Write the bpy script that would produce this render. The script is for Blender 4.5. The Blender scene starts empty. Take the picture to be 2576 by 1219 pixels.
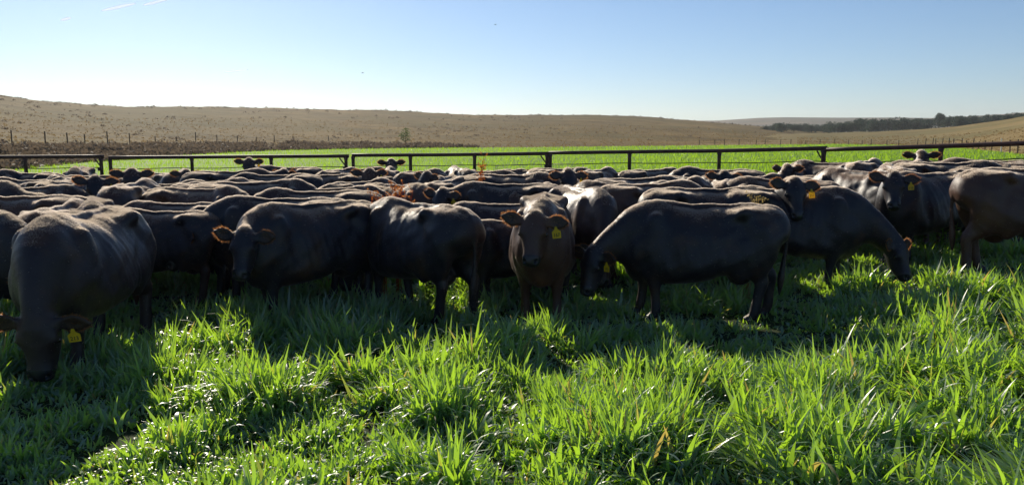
import bpy, math, random
import numpy as np
import openvdb
from mathutils import Vector, Matrix

R = math.radians
SC = bpy.context.scene
COL = SC.collection
random.seed(7)
RNG = np.random.default_rng(7)

# ---------------------------------------------------------------- camera
EYE = 1.95                # height of the lens above the pasture
FPX = 788.0               # focal length in pixels of a 1024 px wide frame
PITCH = R(7.6)
cam_data = bpy.data.cameras.new('camera')
cam_data.sensor_width = 36.0
cam_data.lens = 36.0 * FPX / 1024.0
cam_data.clip_start = 0.1
cam_data.clip_end = 20000
cam = bpy.data.objects.new('camera', cam_data)
COL.objects.link(cam)
cam.location = (0, 0, EYE)
cam.rotation_euler = (R(90) - PITCH, 0, 0)
SC.camera = cam

# ---------------------------------------------------------------- sky and sun
SUN_EL, SUN_AZ = R(26.5), R(-25.0)
world = bpy.data.worlds.new('World')
SC.world = world
world.use_nodes = True
wn, wl = world.node_tree.nodes, world.node_tree.links
wn.clear()
w_out = wn.new('ShaderNodeOutputWorld')
w_bg = wn.new('ShaderNodeBackground')
w_sky = wn.new('ShaderNodeTexSky')
w_sky.sky_type = 'NISHITA'
w_sky.sun_disc = False
w_sky.sun_elevation = SUN_EL
w_sky.sun_rotation = SUN_AZ
w_sky.altitude = 300
w_sky.air_density = 0.9
w_sky.dust_density = 0.25
w_sky.ozone_density = 5.0
w_bg.inputs['Strength'].default_value = 0.061
wl.new(w_sky.outputs['Color'], w_bg.inputs['Color'])
wl.new(w_bg.outputs['Background'], w_out.inputs['Surface'])

SUN_DIR = Vector((math.sin(SUN_AZ) * math.cos(SUN_EL), math.cos(SUN_AZ) * math.cos(SUN_EL), math.sin(SUN_EL)))
sl = bpy.data.lights.new('sun', 'SUN')
sl.energy = 3.7
sl.angle = R(0.5)
sl.color = (1.0, 0.90, 0.74)
sun = bpy.data.objects.new('sun', sl)
COL.objects.link(sun)
sun.rotation_euler = (-SUN_DIR).to_track_quat('-Z', 'Y').to_euler()
sun.location = SUN_DIR * 50

SC.view_settings.view_transform = 'Standard'
SC.view_settings.look = 'None'
SC.view_settings.exposure = 0.74
SC.view_settings.gamma = 1.0
SC.render.engine = 'CYCLES'
SC.cycles.use_denoising = True
SC.cycles.max_bounces = 8
SC.cycles.diffuse_bounces = 4
SC.cycles.transmission_bounces = 4
SC.cycles.transparent_max_bounces = 8
SC.cycles.sample_clamp_indirect = 6.0

# ---------------------------------------------------------------- helpers
def ss(a, b, v):
    t = np.clip((np.asarray(v, float) - a) / (b - a), 0, 1)
    return t * t * (3 - 2 * t)

def ground_z(x, y):
    x = np.asarray(x, float); y = np.asarray(y, float)
    far = 1 - ss(32, 70, y)
    z = -0.03 * ss(9, 18, y) * far + 0.28 * ss(0, 10, x) * far
    return z + 0.025 * np.sin(x * 0.9 + 0.6 * y) * np.sin(y * 0.7 - 0.3 * x) * (1 - ss(60, 120, y))

def at(dx, D):
    """world x of picture column dx (2576 px wide frame) at distance D along y"""
    return (dx / 2576.0 * 1024.0 - 512.0) / FPX * (D * 0.992 + 0.1)

def tag(o, label=None, cat=None, group=None, kind=None):
    if label: o['label'] = label
    if cat: o['category'] = cat
    if group: o['group'] = group
    if kind: o['kind'] = kind
    return o

def mesh_np(name, verts, faces, mat=None, smooth=False):
    """mesh from arrays; faces is an (n,k) array or a list of such arrays"""
    verts = np.asarray(verts, np.float32)
    if not isinstance(faces, list): faces = [faces]
    faces = [np.asarray(f, np.int32) for f in faces if len(f)]
    me = bpy.data.meshes.new(name)
    me.vertices.add(len(verts))
    me.vertices.foreach_set('co', verts.ravel())
    tot = np.concatenate([np.full(len(f), f.shape[1], np.int32) for f in faces])
    loops = np.concatenate([f.ravel() for f in faces])
    starts = np.concatenate([[0], np.cumsum(tot)[:-1]]).astype(np.int32)
    me.loops.add(len(loops))
    me.loops.foreach_set('vertex_index', loops)
    me.polygons.add(len(tot))
    me.polygons.foreach_set('loop_start', starts)
    me.polygons.foreach_set('loop_total', tot)
    if smooth: me.polygons.foreach_set('use_smooth', np.ones(len(tot), bool))
    me.update(calc_edges=True)
    me.validate()
    if mat: me.materials.append(mat)
    return me

def add_attr(me, name, vals):
    a = me.attributes.new(name, 'FLOAT', 'POINT')
    a.data.foreach_set('value', np.asarray(vals, np.float32))

def link(name, me, parent=None):
    o = bpy.data.objects.new(name, me)
    COL.objects.link(o)
    if parent: o.parent = parent
    return o

def empty(name, loc=(0, 0, 0), rz=0.0):
    o = bpy.data.objects.new(name, None)
    o.empty_display_size = 0.2
    COL.objects.link(o)
    o.location = loc
    o.rotation_euler = (0, 0, rz)
    return o

class MB:
    """collects boxes, tubes and free faces into one mesh"""
    def __init__(s): s.v = []; s.f = []
    def face(s, pts):
        n = len(s.v); s.v += [tuple(p) for p in pts]; s.f.append(list(range(n, n + len(pts))))
    def box(s, c, h, rot=None):
        n = len(s.v); c = Vector(c)
        for dx in (-1, 1):
            for dy in (-1, 1):
                for dz in (-1, 1):
                    p = Vector((dx * h[0], dy * h[1], dz * h[2]))
                    if rot: p = rot @ p
                    s.v.append(tuple(c + p))
        for q in ((0, 1, 3, 2), (4, 6, 7, 5), (0, 4, 5, 1), (2, 3, 7, 6), (0, 2, 6, 4), (1, 5, 7, 3)):
            s.f.append([n + i for i in q])
    def tube(s, pts, rad, k=6, cap=True):
        pts = [Vector(p) for p in pts]
        if not hasattr(rad, '__len__'): rad = [rad] * len(pts)
        rings = []
        for i, p in enumerate(pts):
            a = pts[max(0, i - 1)]; b = pts[min(len(pts) - 1, i + 1)]
            d = (b - a).normalized()
            u = d.cross(Vector((0, 0, 1)))
            if u.length < 1e-3: u = d.cross(Vector((0, 1, 0)))
            u.normalize(); w = d.cross(u)
            n = len(s.v)
            for j in range(k):
                t = 2 * math.pi * j / k
                s.v.append(tuple(p + (u * math.cos(t) + w * math.sin(t)) * rad[i]))
            rings.append(n)
        for a, b in zip(rings, rings[1:]):
            for j in range(k):
                s.f.append([a + j, a + (j + 1) % k, b + (j + 1) % k, b + j])
        if cap:
            s.f.append([rings[0] + j for j in reversed(range(k))])
            s.f.append([rings[-1] + j for j in range(k)])
    def mesh(s, name, mat, smooth=False):
        me = bpy.data.meshes.new(name)
        me.from_pydata(s.v, [], s.f)
        if smooth: me.polygons.foreach_set('use_smooth', np.ones(len(me.polygons), bool))
        if mat: me.materials.append(mat)
        me.update()
        return me
    def build(s, name, mat, parent=None, smooth=False):
        return link(name, s.mesh(name, mat, smooth), parent)

# ---------------------------------------------------------------- materials
class NT:
    def __init__(s, name):
        s.m = bpy.data.materials.new(name); s.m.use_nodes = True
        s.n = s.m.node_tree.nodes; s.l = s.m.node_tree.links; s.n.clear()
        s.out = s.n.new('ShaderNodeOutputMaterial')
    def add(s, t, **kw):
        n = s.n.new('ShaderNode' + t)
        for k, v in kw.items():
            if k.startswith('_'): setattr(n, k[1:], v)
            else:
                i = n.inputs[k.replace('__', ' ')]
                if hasattr(v, 'links') or isinstance(v, bpy.types.NodeSocket): s.l.new(v, i)
                else: i.default_value = v
        return n
    def set(s, node, inp, v):
        if isinstance(v, bpy.types.NodeSocket): s.l.new(v, node.inputs[inp])
        else: node.inputs[inp].default_value = v
    def noise(s, scale, detail=4, rough=0.55, vec=None, dist=0.0):
        n = s.add('TexNoise', Scale=scale, Detail=detail, Roughness=rough, Distortion=dist)
        if vec is not None: s.l.new(vec, n.inputs['Vector'])
        return n.outputs['Fac']
    def ramp(s, fac, stops):
        r = s.add('ValToRGB')
        e = r.color_ramp.elements
        while len(e) < len(stops): e.new(0.5)
        for el, (p, c) in zip(e, stops):
            el.position = p; el.color = (*c, 1)
        s.l.new(fac, r.inputs['Fac'])
        return r.outputs['Color']
    def mix(s, fac, a, b, mode='MIX'):
        m = s.add('Mix', _data_type='RGBA', _blend_type=mode)
        s.set(m, 0, fac)
        for i, v in ((6, a), (7, b)):
            if isinstance(v, bpy.types.NodeSocket): s.l.new(v, m.inputs[i])
            else: m.inputs[i].default_value = (*v, 1)
        return m.outputs[2]
    def math(s, op, a, b=0.0):
        m = s.add('Math', _operation=op)
        s.set(m, 0, a); s.set(m, 1, b)
        return m.outputs[0]
    def coords(s, which='Object', scale=(1, 1, 1)):
        t = s.add('TexCoord'); mp = s.add('Mapping')
        s.l.new(t.outputs[which], mp.inputs['Vector'])
        mp.inputs['Scale'].default_value = scale
        return mp.outputs['Vector']
    def attr(s, name):
        return s.add('Attribute', _attribute_name=name).outputs['Fac']
    def bump(s, h, strength=0.4, dist=0.02):
        b = s.add('Bump', Strength=strength, Distance=dist)
        s.l.new(h, b.inputs['Height'])
        return b.outputs['Normal']
    def principled(s, color, rough=0.6, spec=0.5, normal=None, metal=0.0, **kw):
        p = s.add('BsdfPrincipled')
        if isinstance(color, tuple): color = (*color, 1)
        s.set(p, 'Base Color', color); s.set(p, 'Roughness', rough)
        s.set(p, 'Specular IOR Level', spec); s.set(p, 'Metallic', metal)
        if normal is not None: s.l.new(normal, p.inputs['Normal'])
        for k, v in kw.items(): s.set(p, k.replace('_', ' '), v)
        return p.outputs[0]
    def finish(s, shader):
        s.l.new(shader, s.out.inputs['Surface']); return s.m

M = {}
# black cattle hide: short glossy hair, rusty tops part sun bleach, part warm sunlight put into the colour
t = NT('cow_hide')
vec = t.coords('Object')
info = t.add('ObjectInfo')
off = t.add('VectorMath', _operation='ADD')
t.l.new(vec, off.inputs[0])
sc_ = t.add('VectorMath', _operation='SCALE'); t.l.new(info.outputs['Random'], sc_.inputs['Scale']); sc_.inputs[0].default_value = (37, 19, 53)
t.l.new(sc_.outputs[0], off.inputs[1])
v2 = off.outputs[0]
big = t.noise(3.0, 5, 0.6, v2)
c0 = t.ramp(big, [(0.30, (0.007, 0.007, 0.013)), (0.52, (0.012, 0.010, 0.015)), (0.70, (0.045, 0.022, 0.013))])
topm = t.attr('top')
mottle = t.noise(9.0, 5, 0.7, v2)
bleach_lit = t.math('MULTIPLY', topm, t.math('MULTIPLY', t.math('ADD', info.outputs['Random'], 0.35), mottle))
c1 = t.mix(bleach_lit, c0, (0.24, 0.10, 0.038))
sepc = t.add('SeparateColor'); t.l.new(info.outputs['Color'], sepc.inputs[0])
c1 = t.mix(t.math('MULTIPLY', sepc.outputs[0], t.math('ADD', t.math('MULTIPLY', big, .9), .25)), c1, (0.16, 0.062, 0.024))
c2 = t.mix(t.attr('muz'), c1, (0.016, 0.016, 0.018))
c3 = t.mix(t.attr('ear'), c2, (0.035, 0.018, 0.012))
hairv = t.add('Mapping'); t.l.new(v2, hairv.inputs['Vector']); hairv.inputs['Scale'].default_value = (22, 70, 34)
hn = t.noise(3.0, 3, 0.7, hairv.outputs[0], 0.6)
mus = t.noise(7.0, 3, 0.5, v2)
hh = t.math('ADD', t.math('MULTIPLY', hn, 0.30), t.math('MULTIPLY', mus, 1.0))
nrm = t.bump(hh, 0.5, 0.02)
rgh = t.math('SUBTRACT', 0.44, t.math('MULTIPLY', t.attr('muz'), 0.25))
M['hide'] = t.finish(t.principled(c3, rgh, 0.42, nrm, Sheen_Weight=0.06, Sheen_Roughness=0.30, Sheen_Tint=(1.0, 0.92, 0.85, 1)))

def hair_mat(name, col, trans, mixf):
    t = NT(name)
    d = t.principled(col, 0.45, 0.5)
    tr = t.add('BsdfTranslucent', Color=(*trans, 1)).outputs[0]
    m = t.add('MixShader', Fac=mixf)
    t.l.new(d, m.inputs[1]); t.l.new(tr, m.inputs[2])
    return t.finish(m.outputs[0])
M['coat'] = hair_mat('cow_coat_hair', (0.022, 0.019, 0.019), (0.95, 0.84, 0.72), 0.74)
M['ear_hair'] = hair_mat('cow_ear_hair', (0.10, 0.05, 0.022), (0.70, 0.33, 0.12), 0.55)
t = NT('cow_eye'); M['eye'] = t.finish(t.principled((0.012, 0.008, 0.006), 0.08, 0.6))
def tag_mat(name, col, tr):
    t = NT(name)
    d = t.principled(col, 0.4, 0.5)
    x = t.add('BsdfTranslucent', Color=(*tr, 1)).outputs[0]
    m = t.add('MixShader', Fac=0.45); t.l.new(d, m.inputs[1]); t.l.new(x, m.inputs[2])
    return t.finish(m.outputs[0])
M['tag'] = tag_mat('tag_yellow_plastic', (0.80, 0.58, 0.02), (0.95, 0.68, 0.02))
M['tag_pale'] = tag_mat('tag_pale_plastic', (0.62, 0.56, 0.42), (0.6, 0.55, 0.4))
t = NT('tag_ink'); M['ink'] = t.finish(t.principled((0.02, 0.018, 0.015), 0.6, 0.3))
# ---------------------------------------------------------------- ground, field and hills
def polar_grid(az, rad_fn, nr, zfn, power=1.6):
    """sheet in polar coordinates round the camera; rad_fn(az) -> (r0, r1)"""
    r0, r1 = rad_fn(az)
    f = np.linspace(0, 1, nr) ** power
    rr = r0[:, None] + (r1 - r0)[:, None] * f[None, :]
    X = np.sin(az)[:, None] * rr; Y = np.cos(az)[:, None] * rr
    Zv = zfn(az[:, None] + 0 * rr, rr, f[None, :] + 0 * rr, X, Y)
    v = np.stack([X, Y, Zv], -1).reshape(-1, 3)
    na = len(az)
    i, j = np.meshgrid(np.arange(na - 1), np.arange(nr - 1), indexing='ij')
    a = (i * nr + j).ravel()
    return v, np.stack([a, a + nr, a + nr + 1, a + 1], 1)[:, ::-1]

def azi(dx): return np.arctan((np.asarray(dx, float) / 2576 * 1024 - 512) / FPX)
def elev(dy, dx):
    """tangent of the elevation seen at picture row dy (2576 wide frame), corrected for the column"""
    return (345 - np.asarray(dy, float)) / 2576 * 1024 / FPX * np.cos(azi(dx))

def vnoise(x, y, seed=0):
    """cheap smooth value noise on numpy arrays"""
    xi = np.floor(x).astype(np.int64); yi = np.floor(y).astype(np.int64)
    fx = x - xi; fy = y - yi
    fx = fx * fx * (3 - 2 * fx); fy = fy * fy * (3 - 2 * fy)
    def hsh(a, b):
        n = (a * 374761393 + b * 668265263 + seed * 1442695041) & 0x7fffffff
        n = ((n ^ (n >> 13)) * 1274126177) & 0x7fffffff
        return ((n ^ (n >> 16)) & 0xffff) / 65535.0
    return (hsh(xi, yi) * (1 - fx) + hsh(xi + 1, yi) * fx) * (1 - fy) + (hsh(xi, yi + 1) * (1 - fx) + hsh(xi + 1, yi + 1) * fx) * fy
def fbm(x, y, seed=0, n=4):
    o = 0; a = .5
    for k in range(n):
        o = o + a * vnoise(x, y, seed + k); x = x * 2.03; y = y * 2.03; a *= .5
    return o

BX = [-900, 0, 350, 700, 1000, 1400, 1800, 2100, 2300, 2450, 2576, 3400]
BR = [48, 52, 74, 118, 138, 150, 190, 235, 200, 140, 100, 70]
def field_edge(az):
    dx = (np.tan(az) * FPX + 512) / 1024 * 2576
    return np.interp(dx, BX, BR)

# pasture under the herd and the green field beyond the fence are one sheet of turf
t = NT('pasture_turf')
vec = t.coords('Object')
n1 = t.noise(1.3, 5, .6, vec); n2 = t.noise(0.05, 4, .6, vec)
c = t.ramp(n1, [(.3, (.018, .022, .010)), (.6, (.035, .055, .015)), (.8, (.05, .09, .02))])
M['turf'] = t.finish(t.principled(c, .9, .1, t.bump(n1, .6, .05)))
t = NT('green_field_turf')
vec = t.coords('Object')
n1 = t.noise(2.2, 5, .7, vec); n2 = t.noise(.045, 4, .6, vec)
g = t.ramp(n1, [(.3, (.07, .15, .010)), (.65, (.12, .24, .015)), (.85, (.17, .30, .03))])
g = t.mix(t.math('MULTIPLY', n2, .5), g, (.15, .24, .02))
M['field'] = t.finish(t.principled(g, .85, .1, t.bump(n1, .5, .06)))
az_all = np.linspace(R(-62), R(62), 260)
v, f = polar_grid(np.linspace(-math.pi, math.pi, 240), lambda a: (np.full_like(a, .02), np.full_like(a, 34.0)), 60, lambda a, r, s, X, Y: ground_z(X, Y) * ss(0, 4, Y), 1.3)
tag(link('ground', mesh_np('ground', v, f, M['turf'], True)), kind='structure')
v, f = polar_grid(az_all, lambda a: (np.full_like(a, 33.0), field_edge(a) + 3), 90, lambda a, r, s, X, Y: ground_z(X, Y) + .006 * 1 + .05 * (fbm(X * .3, Y * .3, 5) - .5), 1.5)
tag(link('green_field', mesh_np('green_field', v, f, M['field'], True)), kind='structure')

# far land under and behind the hills
t = NT('prairie_base'); vec = t.coords('Object')
M['base'] = t.finish(t.principled(t.ramp(t.noise(.02, 5, .6, vec), [(.3, (.14, .11, .06)), (.7, (.22, .17, .09))]), .95, .05))
v, f = polar_grid(np.linspace(-math.pi, math.pi, 121), lambda a: (np.full_like(a, 30.0), np.full_like(a, 9000.0)), 40, lambda a, r, s, X, Y: -1.2 + 0 * r, 3.0)
tag(link('plain', mesh_np('plain', v, f, M['base'], True)), kind='structure')

def prairie(name, dark, mid, light, sc=1.0):
    t = NT(name); vec = t.coords('Object')
    st = t.coords('Object', (.35 * sc, 1.0 * sc, 1.0 * sc))
    a = t.noise(.055 * sc, 6, .68, vec); b = t.noise(.5, 5, .75, st); d = t.noise(.016 * sc, 4, .6, vec)
    s1 = t.math('ADD', t.math('MULTIPLY', a, .55), t.math('MULTIPLY', b, .45))
    c = t.ramp(s1, [(.36, dark), (.47, mid), (.62, light)])
    c = t.mix(t.math('MULTIPLY', t.ramp(d, [(.42, (0, 0, 0)), (.62, (1, 1, 1))]), .45), c, dark)
    e_ = t.noise(.011 * sc, 3, .55, vec)
    c = t.mix(t.ramp(e_, [(.44, (0, 0, 0)), (.60, (.75, .75, .75))]), c, (mid[0] * .66, mid[1] * .80, mid[2] * .86))
    return t.finish(t.principled(c, .95, .05, t.bump(b, .7, .4)))
M['hill'] = prairie('dry_prairie_grass', (.075, .060, .028), (.175, .120, .044), (.265, .185, .070))
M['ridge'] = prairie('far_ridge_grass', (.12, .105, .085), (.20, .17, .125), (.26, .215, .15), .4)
M['hill_r'] = prairie('tan_prairie_grass', (.15, .11, .045), (.26, .19, .08), (.34, .25, .12))

HX = [-900, -400, 0, 130, 330, 500, 700, 850, 1000, 1200, 1330, 1500, 1600, 1750, 1900, 2000, 2080, 2150]
HY = [150, 190, 240, 257, 272, 270, 273, 277, 280, 291, 290, 290, 293, 305, 318, 328, 333, 338]
def px_of(az): return (np.tan(az) * FPX + 512) / 1024 * 2576
def hill_r1(az): return np.interp(px_of(az), [-900, 0, 700, 1400, 2150], [380, 400, 470, 560, 620])
def hill_z(az, r, s, X, Y):
    dx = px_of(az)
    r0 = field_edge(az) - 1; r1 = hill_r1(az)
    zc = np.interp(dx, HX, np.asarray([float(elev(y, x)) for x, y in zip(HX, HY)])) * r1 + EYE
    q = np.clip((r - r0) / (r1 - r0), 0, 1.3)
    z = zc * np.where(q < 1, q ** 1.5 * (1.15 - .15 * q * q * q), 1 - 3.0 * (q - 1) ** 1.4)
    return z - .25 * (1 - ss(0, .05, q)) + (fbm(X * .02, Y * .02, 3) - .47) * 5 * q * np.clip(1.08 - q, 0, 1) + (fbm(X * .12, Y * .12, 9) - .47) * 1.0 * ss(0, .2, q)
def hills_obj():
    az = np.linspace(azi(-800), azi(2180), 300)
    v, f = polar_grid(az, lambda a: (field_edge(a) - 1, field_edge(a) - 1 + (hill_r1(a) - field_edge(a) + 1) * 1.3), 130, hill_z, 1.4)
    tag(link('hillside', mesh_np('hillside', v, f, M['hill'], True)), kind='structure')
hills_obj()
# low tan slope on the right and the far ridge behind the trees
RX = [1700, 1900, 2080, 2200, 2300, 2400, 2450, 2576, 2900, 3400]; RY = [341, 338, 334.5, 331, 326, 318, 311, 292, 255, 215]
def rhill_r1(az): return np.interp(px_of(az), [1700, 2150, 2576, 3400], [420, 400, 330, 260])
def rhill_z(az, r, s, X, Y):
    dx = px_of(az); r0 = field_edge(az) - 1; r1 = rhill_r1(az)
    zc = np.interp(dx, RX, np.asarray([float(elev(y, x)) for x, y in zip(RX, RY)])) * r1 + EYE
    q = np.clip((r - r0) / (r1 - r0), 0, 1.3)
    z = zc * np.where(q < 1, q ** 1.3, 1 - 2.5 * (q - 1) ** 1.4)
    return z - .25 * (1 - ss(0, .06, q)) + (fbm(X * .1, Y * .1, 19) - .47) * .8 * ss(0, .2, q)
v, f = polar_grid(np.linspace(azi(1720), azi(3300), 160), lambda a: (field_edge(a) - 1, field_edge(a) - 1 + (rhill_r1(a) - field_edge(a) + 1) * 1.3), 90, rhill_z, 1.3)
tag(link('right_slope', mesh_np('right_slope', v, f, M['hill_r'], True)), kind='structure')
GX = [1500, 1700, 1800, 1900, 1965, 2100, 2250, 2330, 2400, 2500, 2576, 3000]; GY = [312, 304.5, 304, 297.5, 296, 297, 296.5, 298, 295, 289, 283, 268]
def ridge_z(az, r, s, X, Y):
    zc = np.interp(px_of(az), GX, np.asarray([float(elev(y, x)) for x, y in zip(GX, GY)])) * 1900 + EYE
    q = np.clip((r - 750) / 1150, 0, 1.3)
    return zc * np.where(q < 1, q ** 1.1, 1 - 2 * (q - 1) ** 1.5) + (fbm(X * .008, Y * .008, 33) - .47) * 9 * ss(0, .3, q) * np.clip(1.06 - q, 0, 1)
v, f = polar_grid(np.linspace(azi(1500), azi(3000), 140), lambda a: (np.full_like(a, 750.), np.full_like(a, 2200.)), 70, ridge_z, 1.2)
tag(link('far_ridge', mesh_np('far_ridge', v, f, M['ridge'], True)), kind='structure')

def hill_height(X, Y, which='hill'):
    az = np.arctan2(X, Y); r = np.hypot(X, Y)
    return (hill_z if which == 'hill' else rhill_z)(az, r, None, X, Y)

# ---------------------------------------------------------------- brush on the hills
def clump_cloud(P, size, n_leaf, leaf, seed, flat=.8, up=.3):
    """bushes at P (n,3) with radius size (n): many small leaf faces in lumpy volumes"""
    rg = np.random.default_rng(seed)
    n = len(P); k = n_leaf
    d = rg.normal(size=(n, k, 3)); d /= np.linalg.norm(d, axis=2)[..., None]
    d[..., 2] = np.abs(d[..., 2]) * flat
    rad = rg.uniform(.35, 1, (n, k, 1)) ** .6
    c = P[:, None, :] + d * rad * size[:, None, None]
    a = rg.normal(size=(n, k, 3)); a /= np.linalg.norm(a, axis=2)[..., None]
    b = np.cross(a, rg.normal(size=(n, k, 3))); b /= np.linalg.norm(b, axis=2)[..., None]
    L = (leaf * size)[:, None, None] * rg.uniform(.6, 1.4, (n, k, 1))
    q = np.stack([c - a * L, c + b * L * .6, c + a * L, c - b * L * .6], 2).reshape(-1, 3)
    return q, np.arange(len(q)).reshape(-1, 4)
def leaf_mat(name, stops, tr, mixf=.35, sc=.4):
    t = NT(name); vec = t.coords('Object')
    c = t.ramp(t.noise(sc, 4, .7, vec), stops)
    d = t.principled(c, .7, .2)
    x = t.add('BsdfTranslucent', Color=(*tr, 1)).outputs[0]
    m = t.add('MixShader', Fac=mixf); t.l.new(d, m.inputs[1]); t.l.new(x, m.inputs[2])
    return t.finish(m.outputs[0])
M['brush'] = leaf_mat('grey_brush_leaves', [(.3, (.075, .062, .05)), (.5, (.115, .092, .066)), (.7, (.17, .13, .085))], (.2, .15, .1))
M['tuft'] = leaf_mat('dry_tuft', [(.3, (.15, .105, .045)), (.7, (.27, .185, .08))], (.4, .27, .10))
rg = np.random.default_rng(11)
# dense grey brush in two ragged bands along the field edge on the left
n = 2300
dx = rg.uniform(-300, 1230, n) ; az = azi(dx)
r0 = field_edge(az)
band = rg.random(n) < .55
wid = np.interp(dx, [0, 400, 700, 1000, 1250], [44, 40, 34, 22, 12]); rr = r0 + wid * np.where(band, rg.uniform(.06, .38, n), rg.uniform(.58, 1.0, n))
keep = fbm(dx * .012, rr * .05, 77) > np.where(dx > 700, .30 + .22 * ss(700, 1250, dx), .28)
dx, az, rr = dx[keep], az[keep], rr[keep]
X, Y = np.sin(az) * rr, np.cos(az) * rr
P = np.stack([X, Y, hill_height(X, Y) - .05], 1)
q, f = clump_cloud(P, rg.uniform(.4, 1.05, len(P)) * (.75 + rr / 300), 60, .17, 5)
tag(link('brush', mesh_np('brush', q, f, M['brush'])), 'band of grey dry brush along the left edge of the green field', 'brush', kind='stuff')
# scattered shrubs on the slopes and along the crests
n = 1700
dx = rg.uniform(-300, 2150, n); az = azi(dx)
fr = np.where(rg.random(n) < .22, rg.uniform(.93, 1.01, n), rg.uniform(.12, .95, n))
rr = field_edge(az) + (hill_r1(az) - field_edge(az)) * fr
keep = (fbm(dx * .006, fr * 9, 41) > .50) | (fr > .93)
az, rr, fr = az[keep], rr[keep], fr[keep]
X, Y = np.sin(az) * rr, np.cos(az) * rr
P = np.stack([X, Y, hill_height(X, Y) - .1], 1)
q, f = clump_cloud(P, rg.uniform(.22, .7, len(P)) * (.6 + rr / 420), 26, .22, 6)
tag(link('hill_shrubs', mesh_np('hill_shrubs', q, f, M['brush'])), 'low grey shrubs scattered over the dry brown hills', 'shrubs', kind='stuff')
# dry grass standing between the brush and on the near slopes
n = 11000
dx = rg.uniform(-300, 2800, n); az = azi(dx); left = dx < 2000
fr = rg.random(n) ** 1.7 * .55
rr = field_edge(az) + 1 + (np.where(left, hill_r1(az), rhill_r1(az)) - field_edge(az)) * fr
X, Y = np.sin(az) * rr, np.cos(az) * rr
Zg = np.where(left, hill_height(X, Y), hill_height(X, Y, 'r'))
P = np.stack([X, Y, Zg - .02], 1)
sz = rg.uniform(.08, .18, n) * (.8 + rr / 250)
q, f = clump_cloud(P, sz, 7, .5, 8, flat=1.0)
tag(link('prairie_grass', mesh_np('prairie_grass', q, f, M['tuft'])), 'tufts of dry tan prairie grass beyond the green field', 'dry grass', kind='stuff')

# ---------------------------------------------------------------- distant trees
M['tree'] = leaf_mat('far_tree_leaves', [(.3, (.028, .050, .048)), (.55, (.042, .072, .062)), (.75, (.060, .095, .070))], (.06, .10, .055), .25, .25)
M['tree_pale'] = leaf_mat('pale_tree_leaves', [(.3, (.07, .10, .075)), (.7, (.14, .17, .12))], (.10, .13, .08), .25, .25)
M['tree_green'] = leaf_mat('young_tree_leaves', [(.3, (.02, .04, .010)), (.7, (.05, .09, .02))], (.12, .20, .03), .3, 1.0)
t = NT('bark'); M['bark'] = t.finish(t.principled(t.ramp(t.noise(6, 4, .6, t.coords('Object')), [(.3, (.04, .03, .022)), (.7, (.09, .07, .05))]), .9, .1))
def crown_mesh(name, w, h, base, lobes, n, leaf, mat, seed):
    rg = np.random.default_rng(seed)
    L = np.stack([rg.normal(scale=w * .36, size=lobes), rg.normal(scale=w * .36, size=lobes), base + (h - base) * rg.uniform(.22, .84, lobes)], 1)
    tpr = 1 - .55 * np.clip((L[:, 2] - base) / (h - base), 0, 1)
    L[:, :2] *= tpr[:, None]
    S = rg.uniform(.2, .34, lobes) * w
    vs = []
    q, f = clump_cloud(L - np.array([0, 0, .0]), S, n // lobes, leaf, seed, flat=1.0)
    rg2 = np.random.default_rng(seed + 5)
    # lobes are full balls here: send half of the leaves below the lobe centre
    qq = q.reshape(-1, 4, 3); c = np.repeat(L, n // lobes, 0)
    flip = rg2.random(len(qq)) < .4
    qq[flip, :, 2] = 2 * c[flip, None, 2] - qq[flip, :, 2]
    return mesh_np(name, qq.reshape(-1, 3), f, mat)
def trunk_mesh(name, h, r, seed, limbs=5, spread=.35):
    rg = random.Random(seed); mb = MB()
    mb.tube([(0, 0, -.3), (.02 * h * rg.uniform(-1, 1), 0, h * .3), (.05 * h * rg.uniform(-1, 1), .03 * h, h * .75)], [r, r * .75, r * .3], 7)
    for i in range(limbs):
        a = rg.uniform(0, 6.28); z = h * rg.uniform(.2, .5); L = h * spread * rg.uniform(.7, 1.2)
        mb.tube([(0, 0, z), (math.cos(a) * L * .6, math.sin(a) * L * .6, z + L * .5), (math.cos(a) * L, math.sin(a) * L, z + L * .95)], [r * .45, r * .3, r * .12], 5)
    return mb.mesh(name, M['bark'], True)
TREE = []
for i, (w, h, lb) in enumerate([(10, 8.5, 12), (12, 9.5, 14), (8.5, 8.0, 9), (13, 8.0, 15)]):
    TREE.append((crown_mesh('crown', w, h, 1.0, lb + 8, 2200, .15, M['tree'], 50 + i), trunk_mesh('trunk', h * .75, .28, 60 + i)))
PALE = (crown_mesh('crown', 11, 7.5,   .6, 16, 2000, .15, M['tree_pale'], 71), trunk_mesh('trunk', 5.5, .25, 72))
TALL = (crown_mesh('crown', 14, 16, 2.0, 24, 3000, .14, M['tree'], 81), trunk_mesh('trunk', 12, .4, 82))
def tree_at(name, kit, x, y, z, s, label, group=None, cat='tree', rz=0.0):
    r = empty(name, (x, y, z), rz); r.scale = (s, s, s)
    tag(r, label, cat, group)
    link('crown', kit[0], r); link('trunk', kit[1], r)
    return r
rg = random.Random(5)
TB_G = 'tree belt below the far ridge'
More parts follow.
